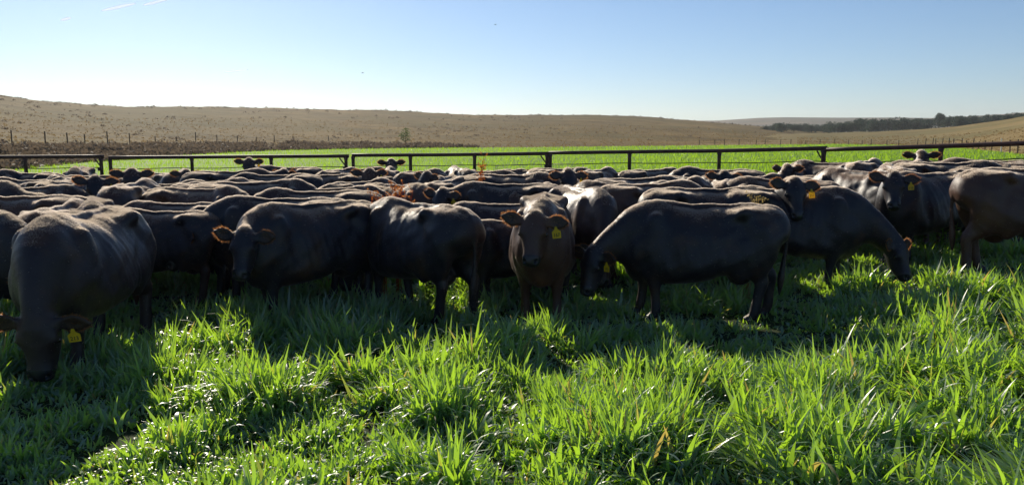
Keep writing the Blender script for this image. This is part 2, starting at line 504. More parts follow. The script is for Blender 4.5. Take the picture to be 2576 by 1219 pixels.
for i in range(80):
    f_ = (i + rg.uniform(.1, .9)) / 80
    dx = 1895 + (2600 - 1895) * f_
    D = 560 + 70 * math.sin(i * 2.4) + rg.uniform(-40, 40)
    # foot of the belt as seen from the field: hidden behind the low slopes
    dyf = np.interp(dx, [1890, 2080, 2300, 2450, 2600], [329, 333, 328, 314, 297])
    a = float(azi(dx)); r_ = D
    z = EYE + float(elev(dyf, dx)) * r_ - .5
    big = np.interp(dx, [1895, 1990, 2150, 2330, 2480, 2600], [.50, .85, 1.12, 1.15, .85, .5]) * rg.uniform(.82, 1.18) * .64
    if 2325 < dx < 2372: continue
    lab = ('low dark tree in the thin left end of the distant tree belt' if dx < 2000 else
           'dark rounded tree in the middle of the distant tree belt' if dx < 2320 else
           'dark tree in the distant belt right of the tall tree')
    tree_at('tree', TREE[i % 4], math.sin(a) * r_, math.cos(a) * r_, z, big, lab, TB_G, rz=rg.uniform(0, 6.2))
a = float(azi(2350)); tree_at('tree', TALL, math.sin(a) * 580, math.cos(a) * 580, EYE + float(elev(326, 2350)) * 580 - .5, .68, 'tallest tree standing above the distant tree belt on the right', TB_G)
a = float(azi(2108)); tree_at('tree', PALE, math.sin(a) * 480, math.cos(a) * 480, EYE + float(elev(333, 2108)) * 480 - .5, .66, 'pale grey-green rounded bush tree at the foot of the distant belt', TB_G)
# lone young tree on the brown slope
yt = (crown_mesh('crown', 2.6, 3.5, .5, 9, 420, .17, M['tree_green'], 91), trunk_mesh('trunk', 2.6, .06, 92))
a = float(azi(1022)); r_ = 152.0
tx, ty = math.sin(a) * r_, math.cos(a) * r_
lone = tree_at('tree', yt, tx, ty, float(hill_height(tx, ty)), 1.0, 'lone small green tree on the brown slope left of middle', None)

# ---------------------------------------------------------------- fences
t = NT('rusty_pipe'); vec = t.coords('Object')
n_ = t.noise(7, 5, .65, vec)
M['pipe'] = t.finish(t.principled(t.ramp(n_, [(.3, (.045, .022, .017)), (.55, (.085, .040, .028)), (.75, (.16, .07, .04))]), .62, .4, t.bump(n_, .3, .004)))
t = NT('steel_cable'); M['cable'] = t.finish(t.principled((.03, .03, .032), .5, .5, metal=.6))
t = NT('weathered_post'); M['post'] = t.finish(t.principled(t.ramp(t.noise(3, 4, .6, t.coords('Object')), [(.3, (.05, .04, .03)), (.7, (.11, .085, .06))]), .9, .1))
t = NT('white_post'); M['wpost'] = t.finish(t.principled((.7, .68, .62), .7, .2))
t = NT('fence_wire'); M['wire'] = t.finish(t.principled((.10, .09, .08), .5, .5, metal=.5))

def rail_z(dx):          # height of the top rail (world) along the run, follows the ground
    return float(np.interp(dx, [-300, 0, 1100, 1800, 2576, 3000], [1.44, 1.45, 1.49, 1.62, 1.87, 1.95]))
def rail_D(dx): return float(np.interp(dx, [-300, 0, 600, 1100, 1700, 2100, 2576, 3000], [20, 20, 21, 21.5, 19.8, 17.4, 14.8, 13.2]))
# five welded pipe panels: start column, end column, posts between, lift, description
PAN = [(-330, 264, [66, -130], .0, 'rusty pipe fence panel at the far left end of the run'),
       (276, 879, [276, 484, 683], -.035, 'rusty pipe fence panel behind the lone raised head, second from left'),
       (886, 1384, [886, 1033, 1194], -.015, 'rusty pipe fence panel in the middle of the run, behind the tall dry stalk'),
       (1380, 2076, [1384, 1583, 1808], .0, 'rusty pipe fence panel in front of the widest stretch of green field'),
       (2062, 3000, [2070, 2362, 2680], -.03, 'thick rusty pipe fence panel at the right end of the run, nearest the camera')]
for a0, a1, posts, lift, lab in PAN:
    r = empty('fence_panel', (float(at(a0, rail_D(a0))), rail_D(a0), 0))
    tag(r, lab, 'fence', 'pipe fence panels behind the herd')
    o0 = Vector(r.location)
    Pt = lambda dx, dz: Vector((float(at(dx, rail_D(dx))), rail_D(dx), rail_z(dx) + lift + dz)) - o0
    mb = MB(); xs = np.linspace(a0, a1, 12)
    mb.tube([Pt(x, 0) for x in xs], .046, 8)
    mb.build('top_rail', M['pipe'], r, True)
    ends = [a1 - 8] if a1 < 2500 else []
    for p_ in posts + ends:
        if p_ in (a0,): p_ = p_ + 3
        mb = MB(); b = Pt(p_, 0); gz = float(ground_z(b.x + o0.x, b.y + o0.y))
        mb.tube([(b.x, b.y, gz - .1), (b.x, b.y, b.z - .12), (b.x, b.y, b.z - .03)], [.045, .045, .062], 8)
        po = mb.build('post', M['pipe'], r, True)
        if p_ in ends:
            mb = MB(); q0 = Pt(p_ - 16, -.09)
            mb.tube([(q0.x, q0.y, q0.z + .04), (b.x, b.y, b.z - .28)], .018, 5)
            for dz in (-.33, -.31, -.35):
                mb.tube([(b.x - .07, b.y - .05, b.z + dz), (b.x + .07, b.y - .06, b.z + dz)], .02, 5)
            mb.build('cable_tie', M['pipe'], po)
    for dz in (-.29, -.52, -.78):
        mb = MB(); mb.tube([Pt(x, dz - .012 * math.sin(k * 1.7)) for k, x in enumerate(np.linspace(a0 + 4, a1 - 4, 12))], .011, 5)
        mb.build('cable', M['cable'], r, True)

# wire fences far out on the prairie
def wire_fence(label, pts, hfn, wires, which, white=()):
    r = empty('wire_fence', (0, 0, 0))
    tag(r, label, 'fence')
    tops = []
    for i, (dx, dist, h, lean) in enumerate(pts):
        a = float(azi(dx)); x, y = math.sin(a) * dist, math.cos(a) * dist
        z = hfn(x, y)
        mb = MB(); rad = .06 + dist * .00012
        mb.tube([(x, y, z - .3), (x + lean, y, z + h)], rad, 6)
        mb.build('post', M['wpost'] if i in white else M['post'], r)
        tops.append((x, y, z, h))
    if len(tops) > 1:
        for f_ in wires:
            mb = MB(); mb.tube([(x, y, z + h * f_) for x, y, z, h in tops], .012, 4); mb.build('wire', M['wire'], r)
    r.location = (0, 0, 0)
    return r
gh = lambda x, y: float(hill_height(np.array(x), np.array(y)))
def gh_r(x, y):
    az = math.atan2(x, y)
    return float(max(ground_z(x, y), hill_height(np.array(x), np.array(y), 'r') if px_of(az) > 1750 else -9, hill_height(np.array(x), np.array(y)) if px_of(az) < 2150 else -9))
LP = [(-60, 92, 1.5, 0), (40, 100, 1.75, 0), (123, 106, 1.5, .03), (179, 110, 1.5, -.04), (222, 113, 1.4, 0), (279, 117, 1.75, -.03), (334, 121, 1.5, 0), (398, 126, 1.3, 0), (450, 130, 1.2, .03), (499, 136, 1.8, 0), (552, 142, 1.7, 0), (603, 150, 1.3, 0), (650, 156, 1.1, 0), (695, 162, 1.4, 0), (742, 168, 1.1, 0), (830, 178, 1.2, 0)]
wire_fence('old wire fence of thin wooden posts across the left hillside', LP, gh, (.55, .9), 'hill')
RP = []
rg = random.Random(3)
for dx in list(np.arange(1760, 2286, 33.0)):
    RP.append((dx + rg.uniform(-8, 8), float(field_edge(azi(dx))) + 4, rg.uniform(1.1, 1.5), rg.uniform(-.08, .08)))
for dx in (2300, 2320, 2338, 2346, 2362, 2379, 2391, 2411, 2424, 2439, 2453, 2470, 2486, 2511, 2533, 2552, 2576, 2610):
    RP.append((dx, float(field_edge(azi(dx))) + 5, rg.uniform(1.25, 1.85), rg.uniform(-.12, .12)))
wire_fence('wire fence of crooked wooden posts along the right edge of the green field', RP, gh_r, (.5, .88), 'r', (len(RP) - 5,))
# ---------------------------------------------------------------- cattle
# A cow is sculpted as a distance field (trunk, neck, head, legs, tail and ears blended into
# ONE surface), meshed with OpenVDB.  +x is forward, +y is the cow's left, z is up, metres.
def V3(*a): return np.array(a, float)
def unit(v):
    v = np.asarray(v, float); return v / (np.linalg.norm(v) + 1e-12)

class Field:
    def __init__(s, lo, hi, h):
        s.h = h; s.lo = np.array(lo, float)
        s.n = np.ceil((np.array(hi) - s.lo) / h).astype(int) + 1
        s.d = np.full(s.n, 0.4, np.float32)
    def block(s, lo, hi, pad):
        a = np.clip(np.floor((np.asarray(lo) - pad - s.lo) / s.h).astype(int), 0, s.n)
        b = np.clip(np.ceil((np.asarray(hi) + pad - s.lo) / s.h).astype(int) + 1, 0, s.n)
        if (b <= a).any(): return None
        ax = [s.lo[i] + s.h * np.arange(a[i], b[i]) for i in range(3)]
        X, Y, Z = np.meshgrid(*ax, indexing='ij')
        return tuple(slice(a[i], b[i]) for i in range(3)), X, Y, Z
    def merge(s, sl, d, k, sub=False):
        o = s.d[sl]
        if sub:
            d = -d
            hh = np.maximum(k - np.abs(o - d), 0) / k
            s.d[sl] = np.maximum(o, d) + hh * hh * k * 0.25
        else:
            hh = np.maximum(k - np.abs(o - d), 0) / k
            s.d[sl] = np.minimum(o, d) - hh * hh * k * 0.25
    def ell(s, c, r, k=0.05, axes=None, sub=False):
        c = np.asarray(c, float); r = np.asarray(r, float)
        b = s.block(c - r.max(), c + r.max(), k + 0.04)
        if b is None: return
        sl, X, Y, Z = b
        P = np.stack([X - c[0], Y - c[1], Z - c[2]], -1)
        if axes is not None: P = P @ np.asarray(axes, float).T
        q = P / r
        k0 = np.linalg.norm(q, axis=-1); k1 = np.linalg.norm(P / (r * r), axis=-1) + 1e-9
        s.merge(sl, k0 * (k0 - 1) / k1, k, sub)
    def loft(s, st, k=0.05, sub=3, pear=0.0, expo=2.0, capf=1.0):
        """st rows: centre(3), up(3), half-up, half-side"""
        st = np.asarray(st, float)
        n = len(st)
        if sub > 1 and n > 2:                       # Catmull-Rom refinement
            P = np.vstack([2 * st[0] - st[1], st, 2 * st[-1] - st[-2]])
            out = []
            for i in range(n - 1):
                a, b, c, d = P[i:i + 4]
                for j in range(sub):
                    t = j / sub
                    out.append(0.5 * (2 * b + (c - a) * t + (2 * a - 5 * b + 4 * c - d) * t * t + (3 * b - a - 3 * c + d) * t ** 3))
            out.append(st[-1]); st = np.array(out)
            st[:, 6:8] = np.maximum(st[:, 6:8], 0.006)
        lo = (st[:, :3] - st[:, 6:8].max(1)[:, None]).min(0); hi = (st[:, :3] + st[:, 6:8].max(1)[:, None]).max(0)
        B = s.block(lo, hi, k + 0.05)
        if B is None: return
        slA = B[0]
        acc = np.full(B[1].shape, 0.4, np.float32)
        base = [q.start for q in slA]
        for i in range(len(st) - 1):
            A, Bq = st[i], st[i + 1]
            r = max(A[6:8].max(), Bq[6:8].max())
            b = s.block(np.minimum(A[:3], Bq[:3]) - r, np.maximum(A[:3], Bq[:3]) + r, k + 0.05)
            if b is None: continue
            sl, X, Y, Z = b
            d3 = Bq[:3] - A[:3]; L = np.linalg.norm(d3)
            if L < 1e-6: continue
            ax = d3 / L
            t = (X - A[0]) * ax[0] + (Y - A[1]) * ax[1] + (Z - A[2]) * ax[2]
            tc = np.clip(t, 0, L); f = tc / L
            up = A[3:6] + Bq[3:6]; up = unit(up - ax * up.dot(ax)); sd = np.cross(up, ax)
            px, py, pz = X - A[0] - ax[0] * tc, Y - A[1] - ax[1] * tc, Z - A[2] - ax[2] * tc
            du = px * up[0] + py * up[1] + pz * up[2]
            dv = px * sd[0] + py * sd[1] + pz * sd[2]
            da = t - tc
            hu = A[6] + (Bq[6] - A[6]) * f; hv = A[7] + (Bq[7] - A[7]) * f
            mn = np.minimum(hu, hv)
            if pear: hv = hv * (1 - pear * np.clip(du / hu, -1.2, 1.2))
            if expo == 2.0: q = np.sqrt((du / hu) ** 2 + (dv / hv) ** 2 + (da / (mn * capf)) ** 2)
            else: q = (np.abs(du / hu) ** expo + np.abs(dv / hv) ** expo + np.abs(da / (mn * capf)) ** expo) ** (1 / expo)
            d = (q - 1) * mn
            loc = tuple(slice(sl[j].start - base[j], sl[j].stop - base[j]) for j in range(3))
            ins = tuple(slice(max(0, loc[j].start), min(acc.shape[j], loc[j].stop)) for j in range(3))
            src = tuple(slice(ins[j].start - loc[j].start, ins[j].stop - loc[j].start) for j in range(3))
            acc[ins] = np.minimum(acc[ins], d[src])
        s.merge(slA, acc, k)
    def surface(s):
        g = openvdb.FloatGrid(0.4)
        g.copyFromArray(np.ascontiguousarray(s.d))
        pts, quads = g.convertToQuads(0.0)
        return np.asarray(pts, float) * s.h + s.lo, np.asarray(quads, int)

def rotz(p, a):
    c, n = math.cos(a), math.sin(a)
    return V3(p[0] * c - p[1] * n, p[0] * n + p[1] * c, p[2])

POSE0 = dict(poll=(1.22, 0.0, 0.62), yaw=0, pitch=72, roll=0, legs=(0, 0, 0, 0), tail=0.0, fat=1.0, ears=0.0, h=0.02, bend=0.0)

def sculpt_cow(pose, seed=0):
    p = dict(POSE0); p.update(pose)
    rg = random.Random(seed)
    poll = V3(*p['poll'])
    yaw, pitch, roll = R(p['yaw']), R(p['pitch']), R(p['roll'])
    ux = V3(math.cos(pitch) * math.cos(yaw), math.cos(pitch) * math.sin(yaw), -math.sin(pitch))   # poll -> muzzle
    side = V3(-math.sin(yaw), math.cos(yaw), 0)                                               # the head's left
    dor = np.cross(ux, side)                                                                  # forehead side
    side, dor = side * math.cos(roll) + dor * math.sin(roll), dor * math.cos(roll) - side * math.sin(roll)
    lo = np.minimum(V3(-1.12, -0.52, -0.04), np.minimum(poll, poll + ux * 0.5) - 0.34)
    hi = np.maximum(V3(0.98, 0.52, 1.46), np.maximum(poll, poll + ux * 0.5) + 0.34)
    F = Field(lo, hi, p['h'])
    fat = p['fat'] * .95
    Z = (0, 0, 1)
    # trunk: x, top, bottom, half width
    T = [(-0.87, 1.175, 0.92, .16), (-0.81, 1.225, 0.84, .235), (-0.66, 1.262, 0.76, .265), (-0.46, 1.270, 0.64, .270),
         (-0.25, 1.245, 0.525, .310), (0.0, 1.232, 0.445, .350), (0.22, 1.240, 0.41, .345), (0.42, 1.268, 0.40, .29),
         (0.56, 1.295, 0.42, .245), (0.70, 1.24, 0.47, .225), (0.84, 1.10, 0.60, .15)]
    bend = p['bend']
    yb = lambda x: bend * (max(0.0, x) ** 2 - 0.5 * max(0.0, -x) ** 2)
    F.loft([(x, yb(x), (a + b) / 2, *Z, (a - b) / 2, w * fat) for x, a, b, w in T], 0.05, 3, pear=0.26, expo=2.5)
    for sy in (1, -1):
        # hook bone with the ridge running back to the pin bone
        F.loft([(-.34, sy * .165 * fat, 1.16, 0, 0, 1, .05, .05), (-.44, sy * .225 * fat, 1.198, 0, 0, 1, .066, .062), (-.58, sy * .165 * fat, 1.170, 0, 0, 1, .055, .055), (-.80, sy * .11, 1.12, 0, 0, 1, .06, .055)], .10, 3)
        F.ell((-0.84, sy * .105, 1.08), (.05, .05, .08), .05)                     # pin bones
        F.ell((0.55, sy * .205 + yb(.53), 0.90), (.13, .09, .30), .06)            # shoulder blade
        F.ell((0.69, sy * .15 + yb(.66), 0.79), (.13, .10, .15), .07)             # point of the shoulder
        F.ell((-0.63, sy * .195, 0.86), (.22, .12, .34), .07)                     # thigh
        F.ell((-0.42, sy * .235, 0.66), (.12, .07, .20), .12)                      # flank fold
        F.ell((-0.20, sy * .355 * fat, 1.10), (.13, .10, .10), .09, sub=True)      # hollow of the flank
        F.ell((-0.62, sy * .33 * fat, 1.16), (.12, .08, .06), .08, sub=True)      # hollow behind the hook
        F.ell((0.37, sy * .405 * fat, 0.95), (.05, .07, .24), .10, sub=True)      # crease behind the shoulder
    F.ell((0.70, yb(.68), 0.55), (.15, .105, .13), .08)                            # brisket
    F.ell((0.52, yb(.5), 1.255), (.17, .05, .06), .06)                             # withers
    F.loft([(-.84, 0, 1.215, 0, 0, 1, .03, .035), (-.55, 0, 1.265, 0, 0, 1, .03, .03), (-.1, 0, 1.252, 0, 0, 1, .032, .026), (.4, yb(.4), 1.265, 0, 0, 1, .03, .026)], .04, 3)   # spine
    F.ell((-0.46, 0, 0.50), (.14, .13, .11), .08)                                 # udder
    # legs
    lf, rf, lh, rh = p['legs']
    for sy, o in ((1, lf), (-1, rf)):
        y = sy * .165
        F.loft([(.55, y + yb(.55), .74, 1, 0, 0, .125, .085), (.57 + o * .35, y, .56, 1, 0, 0, .100, .075), (.57 + o * .65, y, .42, 1, 0, 0, .075, .062),
                (.56 + o * .8, y, .28, 1, 0, 0, .054, .045), (.56 + o, y, .13, 1, 0, 0, .056, .05), (.58 + o, y, .07, 1, 0, 0, .052, .046), (.61 + o, y, .02, 1, 0, 0, .07, .055)], .05, 3)
    for sy, o in ((1, lh), (-1, rh)):
        y = sy * .17
        F.loft([(-.58, y, .84, 1, 0, 0, .22, .125), (-.62 + o * .3, y, .66, 1, 0, 0, .18, .115), (-.71 + o * .65, y, .53, 1, 0, 0, .105, .07), (-.76 + o * .8, y, .45, 1, 0, 0, .078, .058),
                (-.74 + o * .9, y, .30, 1, 0, 0, .060, .048), (-.72 + o, y, .14, 1, 0, 0, .060, .052), (-.69 + o, y, .07, 1, 0, 0, .053, .047), (-.65 + o, y, .02, 1, 0, 0, .072, .056)], .05, 3)
    # tail
    tl = p['tail']
    F.loft([(-.74, 0, 1.225, 0, 1, 0, .035, .045), (-.90, tl * .1, 1.19, 0, 1, 0, .035, .04), (-.985, tl * .4, 1.02, 0, 1, 0, .027, .027), (-.985, tl * .8, .78, 0, 1, 0, .022, .022),
            (-.965, tl, .58, 0, 1, 0, .032, .032), (-.95, tl, .44, 0, 1, 0, .045, .04), (-.94, tl, .28, 0, 1, 0, .012, .012)], .03, 3)
    # neck
    n0 = V3(.50, yb(.5), .97); n1 = V3(.76, yb(.76), .955)
    nape = poll + ux * 0.09 - dor * 0.075
    seg = np.linalg.norm(nape - n1)
    ctrl = n1 + unit(V3(1, 0, 0.15) * .45 + unit(nape - n1) * .55) * seg * 0.33
    pre = nape - unit(ux * 0.35 + unit(nape - n1) * 0.8 - dor * .1) * seg * 0.28
    pts = []
    for f in (0.0, .25, .5, .75, 1.0):
        q = (1 - f) ** 3 * n1 + 3 * (1 - f) ** 2 * f * ctrl + 3 * (1 - f) * f * f * pre + f ** 3 * nape
        pts.append(q)
    pts = [n0] + pts
    st = []
    hu = [.28, .265, .225, .19, .165, .135]; hv = [.20, .165, .13, .112, .102, .095]
    for i, q in enumerate(pts):
        a = pts[max(0, i - 1)]; b = pts[min(5, i + 1)]
        d = unit(b - a); w = i / 5
        sd = unit(V3(0, 1, 0) * (1 - w) + side * w); sd = unit(sd - d * sd.dot(d))
        st.append((*q, *np.cross(d, sd), hu[i], hv[i]))
    F.loft(st, .09, 3, expo=2.1)
    # head
    H = lambda u, v, w=0.0: poll + ux * u + dor * v + side * w
    hd = [(.00, -.055, .075, .085), (.05, -.064, .105, .122), (.12, -.080, .128, .128), (.19, -.092, .130, .120), (.27, -.090, .110, .096),
          (.35, -.084, .090, .082), (.415, -.082, .083, .088), (.455, -.084, .072, .082)]
    F.loft([(*H(u, v), *dor, a, b) for u, v, a, b in hd], .04, 3, expo=2.3, capf=.6)
    F.ell(H(.005, -.02), (.05, .045, .05), .06, (ux, dor, side))                               # poll knob
    for sy in (1, -1):
        F.ell(H(.155, -.012, sy * .095), (.05, .03, .035), .04, (ux, dor, side))               # brow
        F.ell(H(.24, -.15, sy * .06), (.14, .055, .032), .06, (ux, dor, side))                  # jaw
        F.ell(H(.175, -.045, sy * .122), (.028, .022, .022), .015, (ux, dor, side))            # eyelids
        F.ell(H(.452, -.045, sy * .046), (.022, .016, .020), .02, (ux, dor, side), sub=True)   # nostril
    F.ell(H(.415, -.145), (.05, .022, .06), .04, (ux, dor, side))                             # lower lip
    # ears
    ears = []
    for sy in (1, -1):
        eb = H(.045, -.045, sy * .112)
        ev = p['ears'] + rg.uniform(-.22, .22)
        e = unit(side * sy * .93 + dor * (0.02 + ev * .6) - ux * (0.12 + 0.6 * ev) - V3(0, 0, .05))
        wd = unit(-ux * .85 + dor * .35); wd = unit(wd - e * wd.dot(e))
        nrm = np.cross(e, wd); nrm = nrm * (1 if nrm.dot(dor) > 0 else -1)
        rows = [(*(eb + e * a + nrm * b), *wd, hu_, hv_) for a, b, hu_, hv_ in
                ((-.03, 0, .03, .028), (.04, 0, .05, .026), (.10, .003, .075, .019), (.155, .008, .066, .016), (.20, .014, .034, .013), (.225, .016, .012, .010))]
        F.loft(rows, .03, 3)
        F.ell(eb + e * .10 + nrm * .025, (.075, .045, .017), .015, (e, wd, nrm), sub=True)     # cup of the ear
        ears.append((eb, e, wd, nrm))
    v, q = F.surface()
    e_ = np.concatenate([q[:, [0, 1]], q[:, [1, 2]], q[:, [2, 3]], q[:, [3, 0]]])
    for lam in (.5, -.52, .5, -.52):
        acc = np.zeros_like(v); cnt = np.zeros(len(v))
        np.add.at(acc, e_[:, 0], v[e_[:, 1]]); np.add.at(cnt, e_[:, 0], 1)
        v = v + lam * (acc / cnt[:, None] - v)
    # muscle and loose skin: gentle irregular relief, faint ribs on the barrel
    ph = [rg.uniform(0, 6.28) for _ in range(8)]
    x_, y_, z_ = v.T
    rel_ = (np.sin(9 * x_ + 5 * z_ + ph[0]) * np.sin(11 * z_ - 4 * x_ + ph[1]) + .7 * np.sin(17 * x_ + 9 * y_ + ph[2]) * np.sin(14 * z_ + 8 * y_ + ph[3]) + .4 * np.sin(31 * x_ + 12 * z_ + ph[4]) * np.sin(27 * z_ - 9 * x_ + ph[5])) * .0075
    ribs = np.sin(x_ * 68 - z_ * 14) * ss(-.25, -.05, x_) * (1 - ss(.30, .42, x_)) * ss(.58, .72, z_) * (1 - ss(1.0, 1.14, z_)) * .0016
    trunk = ss(-.95, -.8, x_) * (1 - ss(.75, .95, x_)) * ss(.35, .6, z_)
    fa, ar_ = mesh_normals(v, q)
    vn_ = np.zeros_like(v)
    for i in range(4): np.add.at(vn_, q[:, i], fa * ar_[:, None])
    vn_ /= np.linalg.norm(vn_, axis=1)[:, None] + 1e-12
    if ((v - v.mean(0)) * vn_).sum() < 0: vn_ = -vn_
    v = v + vn_ * ((rel_ + ribs) * trunk)[:, None]
    # attributes
    rel = v - poll
    u = rel @ ux; dd = rel @ dor; ww = rel @ side
    muz = ss(.375, .42, u) * (np.abs(ww) < .14) * (np.abs(dd + .08) < .16)
    hoof = 1 - ss(.055, .075, v[:, 2])
    muz = np.maximum(muz, hoof * (np.abs(v[:, 1]) < .4))
    earm = np.zeros(len(v))
    for eb, e, wd, nrm in ears:
        r2 = v - eb
        a = r2 @ e; b = np.abs(r2 @ wd); c = np.abs(r2 @ nrm)
        earm = np.maximum(earm, ss(.05, .12, a) * (a < .27) * (b < .11) * (c < .06))
    return dict(v=v, q=q, muz=muz, ear=earm, ears=ears, H=H, ux=ux, dor=dor, side=side, poll=poll)

def hair_tris(base, direc, length, width, curl=None):
    n = len(base)
    sidev = np.cross(direc, RNG.normal(size=(n, 3))); sidev /= np.linalg.norm(sidev, axis=1)[:, None] + 1e-9
    w = (sidev * width[:, None]) * 0.5
    tip = base + direc * length[:, None]
    v = np.stack([base - w, base + w, tip], 1).reshape(-1, 3)
    f = np.arange(n * 3).reshape(-1, 3)
    return v, f

def mesh_normals(v, q):
    a, b, c, d = (v[q[:, i]] for i in range(4))
    fn = np.cross(c - a, d - b); area = np.linalg.norm(fn, axis=1) * .5
    return fn / (np.linalg.norm(fn, axis=1)[:, None] + 1e-12), area

PART = {}
def make_kit(name, pose, seed=0, hairs=9000, hair_w=0.006, hair_l=0.018):
    """all meshes of one cow in one pose"""
    S = sculpt_cow(pose, seed)
    v, q = S['v'], S['q']
    fn, area = mesh_normals(v, q)
    cen = v[q].mean(1)
    if ((cen - cen.mean(0)) * fn).sum() < 0:
        q = q[:, ::-1]; fn = -fn
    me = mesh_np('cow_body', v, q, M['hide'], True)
    vn = np.zeros((len(v), 3))
    for i in range(4): np.add.at(vn, q[:, i], fn * area[:, None])
    vn /= np.linalg.norm(vn, axis=1)[:, None] + 1e-12
    add_attr(me, 'muz', S['muz']); add_attr(me, 'ear', S['ear'])
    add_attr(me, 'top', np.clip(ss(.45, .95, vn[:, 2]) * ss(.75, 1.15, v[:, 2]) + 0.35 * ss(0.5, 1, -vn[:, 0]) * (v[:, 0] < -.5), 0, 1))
    kit = dict(body=me, S=S)
    # short coat hair
    ear_v = S['ear']
    pr = area * (0.004 + 1.2 * ss(.62, .93, fn[:, 2])) * (S['muz'][q].mean(1) < .3) * (ear_v[q].mean(1) < .3)
    idx = RNG.choice(len(q), hairs, p=pr / pr.sum())
    t1, t2 = RNG.random((2, hairs, 1))
    a, b, c, d = (v[q[idx, i]] for i in range(4))
    base = (a * (1 - t1) + b * t1) * (1 - t2) + (d * (1 - t1) + c * t1) * t2
    nn = fn[idx]
    flow = np.array([-1.0, 0, -.45]) + RNG.normal(scale=.25, size=(hairs, 3))
    flow -= nn * (flow * nn).sum(1)[:, None]
    flow /= np.linalg.norm(flow, axis=1)[:, None] + 1e-9
    dr = flow + nn * (RNG.uniform(.10, .45, (hairs, 1)) + RNG.uniform(0, .55, (hairs, 1)) * ss(.75, .98, nn[:, 2:3])); dr /= np.linalg.norm(dr, axis=1)[:, None]
    poll_d = np.linalg.norm(base - (S['poll'] + S['ux'] * .02), axis=1)
    ln = hair_l * RNG.uniform(.5, 1.5, hairs) * (1 + 1.3 * (1 - ss(.06, .16, poll_d)))
    hv, hf = hair_tris(base - nn * .002, dr, ln, np.full(hairs, hair_w))
    kit['coat'] = mesh_np('cow_coat', hv, hf, M['coat'])
    # long fringe round each ear
    kit['fringe'] = []
    for eb, e, wd, nrm in S['ears']:
        n = 520
        th = RNG.uniform(-1, 1, n)
        a = np.where(np.abs(th) < .99, 0.03 + .19 * RNG.random(n) ** .8, 0)
        prof = np.interp(a, [-.03, .04, .10, .155, .20, .225], [.03, .048, .072, .063, .032, .01])
        sg = np.where(th > 0, 1, -1)
        inner = RNG.random(n) < .25
        wv = np.where(inner, RNG.uniform(-.9, .9, n), sg * RNG.uniform(.86, 1.0, n))
        base = eb + e * a[:, None] + wd * (prof * wv)[:, None] + nrm * (0.004 + np.interp(a, [0, .1, .225], [0, .003, .016]))[:, None]
        out = wd * np.where(inner, wv * .6, sg * .9)[:, None] + e * (0.35 + 2.0 * np.clip((a - .14) / .08, 0, 1))[:, None] + nrm * RNG.uniform(-.15, .6, n)[:, None] + RNG.normal(scale=.22, size=(n, 3))
        out /= np.linalg.norm(out, axis=1)[:, None]
        hv, hf = hair_tris(base, out, RNG.uniform(.008, .042, n) * RNG.uniform(.5, 1.0, n), np.full(n, .0038))
        kit['fringe'].append(mesh_np('ear_fringe', hv, hf, M['ear_hair']))
    # eyes
    kit['eye'] = []
    for sy in (1, -1):
        c = S['H'](.176, -.043, sy * .128)
        import bmesh
        bm = bmesh.new(); bmesh.ops.create_uvsphere(bm, u_segments=10, v_segments=7, radius=.021)
        bmesh.ops.translate(bm, verts=bm.verts, vec=Vector(c))
        e_ = bpy.data.meshes.new('cow_eye'); bm.to_mesh(e_); bm.free()
        e_.polygons.foreach_set('use_smooth', np.ones(len(e_.polygons), bool)); e_.materials.append(M['eye'])
        kit['eye'].append(e_)
    return kit

_num = {}
def number_mesh(txt, size):
    cu = bpy.data.curves.new('tag_number', 'FONT')
    cu.body = txt; cu.size = size; cu.align_x = 'CENTER'; cu.align_y = 'CENTER'; cu.extrude = 0.0006; cu.offset = 0.0005
    ob = bpy.data.objects.new('tag_number', cu); COL.objects.link(ob)
    dg = bpy.context.evaluated_depsgraph_get()
    me = bpy.data.meshes.new_from_object(ob.evaluated_get(dg))
    bpy.data.objects.remove(ob); bpy.data.curves.remove(cu)
    me.materials.clear(); me.materials.append(M['ink'])
    me.name = 'tag_number'
    return me

def tag_mesh(w, h, mat):
    """flag-shaped ear tag: square panel with a narrow neck, 2.5 mm thick, hangs from the origin"""
    o = [(-.009, .006), (.009, .006), (.016, -.022), (w / 2 * .96, -.040), (w / 2, -.050), (w / 2 * .96, -h), (-w / 2 * .96, -h), (-w / 2, -.050), (-w / 2 * .96, -.040), (-.016, -.022)]
    mb = MB()
    for z in (0.00125, -0.00125): mb.v += [(x, y, z) for x, y in o]
    k = len(o)
    mb.f.append(list(range(k))[::-1]); mb.f.append([k + i for i in range(k)])
    for i in range(k): mb.f.append([i, (i + 1) % k, k + (i + 1) % k, k + i])
    return mb.mesh('ear_tag', mat)

def hang_tag(parent, S, which, text, mat, w=.085, h=.118, along=.105, tilt=0.0):
    """ear tag on ear `which` (0 the cow's left, 1 its right); faces where the head faces"""
    eb, e, wd, nrm = S['ears'][which]
    pos = eb + e * along - wd * .045 + nrm * .026
    up = unit(V3(0, 0, 1) * .9 + wd * .3)
    fr = S['ux'] * .35 + S['dor'] * .8; fr[2] *= .35
    fr = unit(fr - up * fr.dot(up)); rt = np.cross(up, fr)
    m = Matrix(((rt[0], up[0], fr[0], pos[0]), (rt[1], up[1], fr[1], pos[1]), (rt[2], up[2], fr[2], pos[2]), (0, 0, 0, 1))) @ Matrix.Rotation(R(tilt), 4, 'Z')
    o = link('ear_tag', tag_mesh(w, h, mat), parent)
    o.matrix_local = m
    if text:
        n = link('tag_number', number_mesh(text, (h - .05) * .86), o)
        n.location = (0, -(h + .047) / 2, .0022)
        n.scale = (0.86, 1.0, 1)
    return o

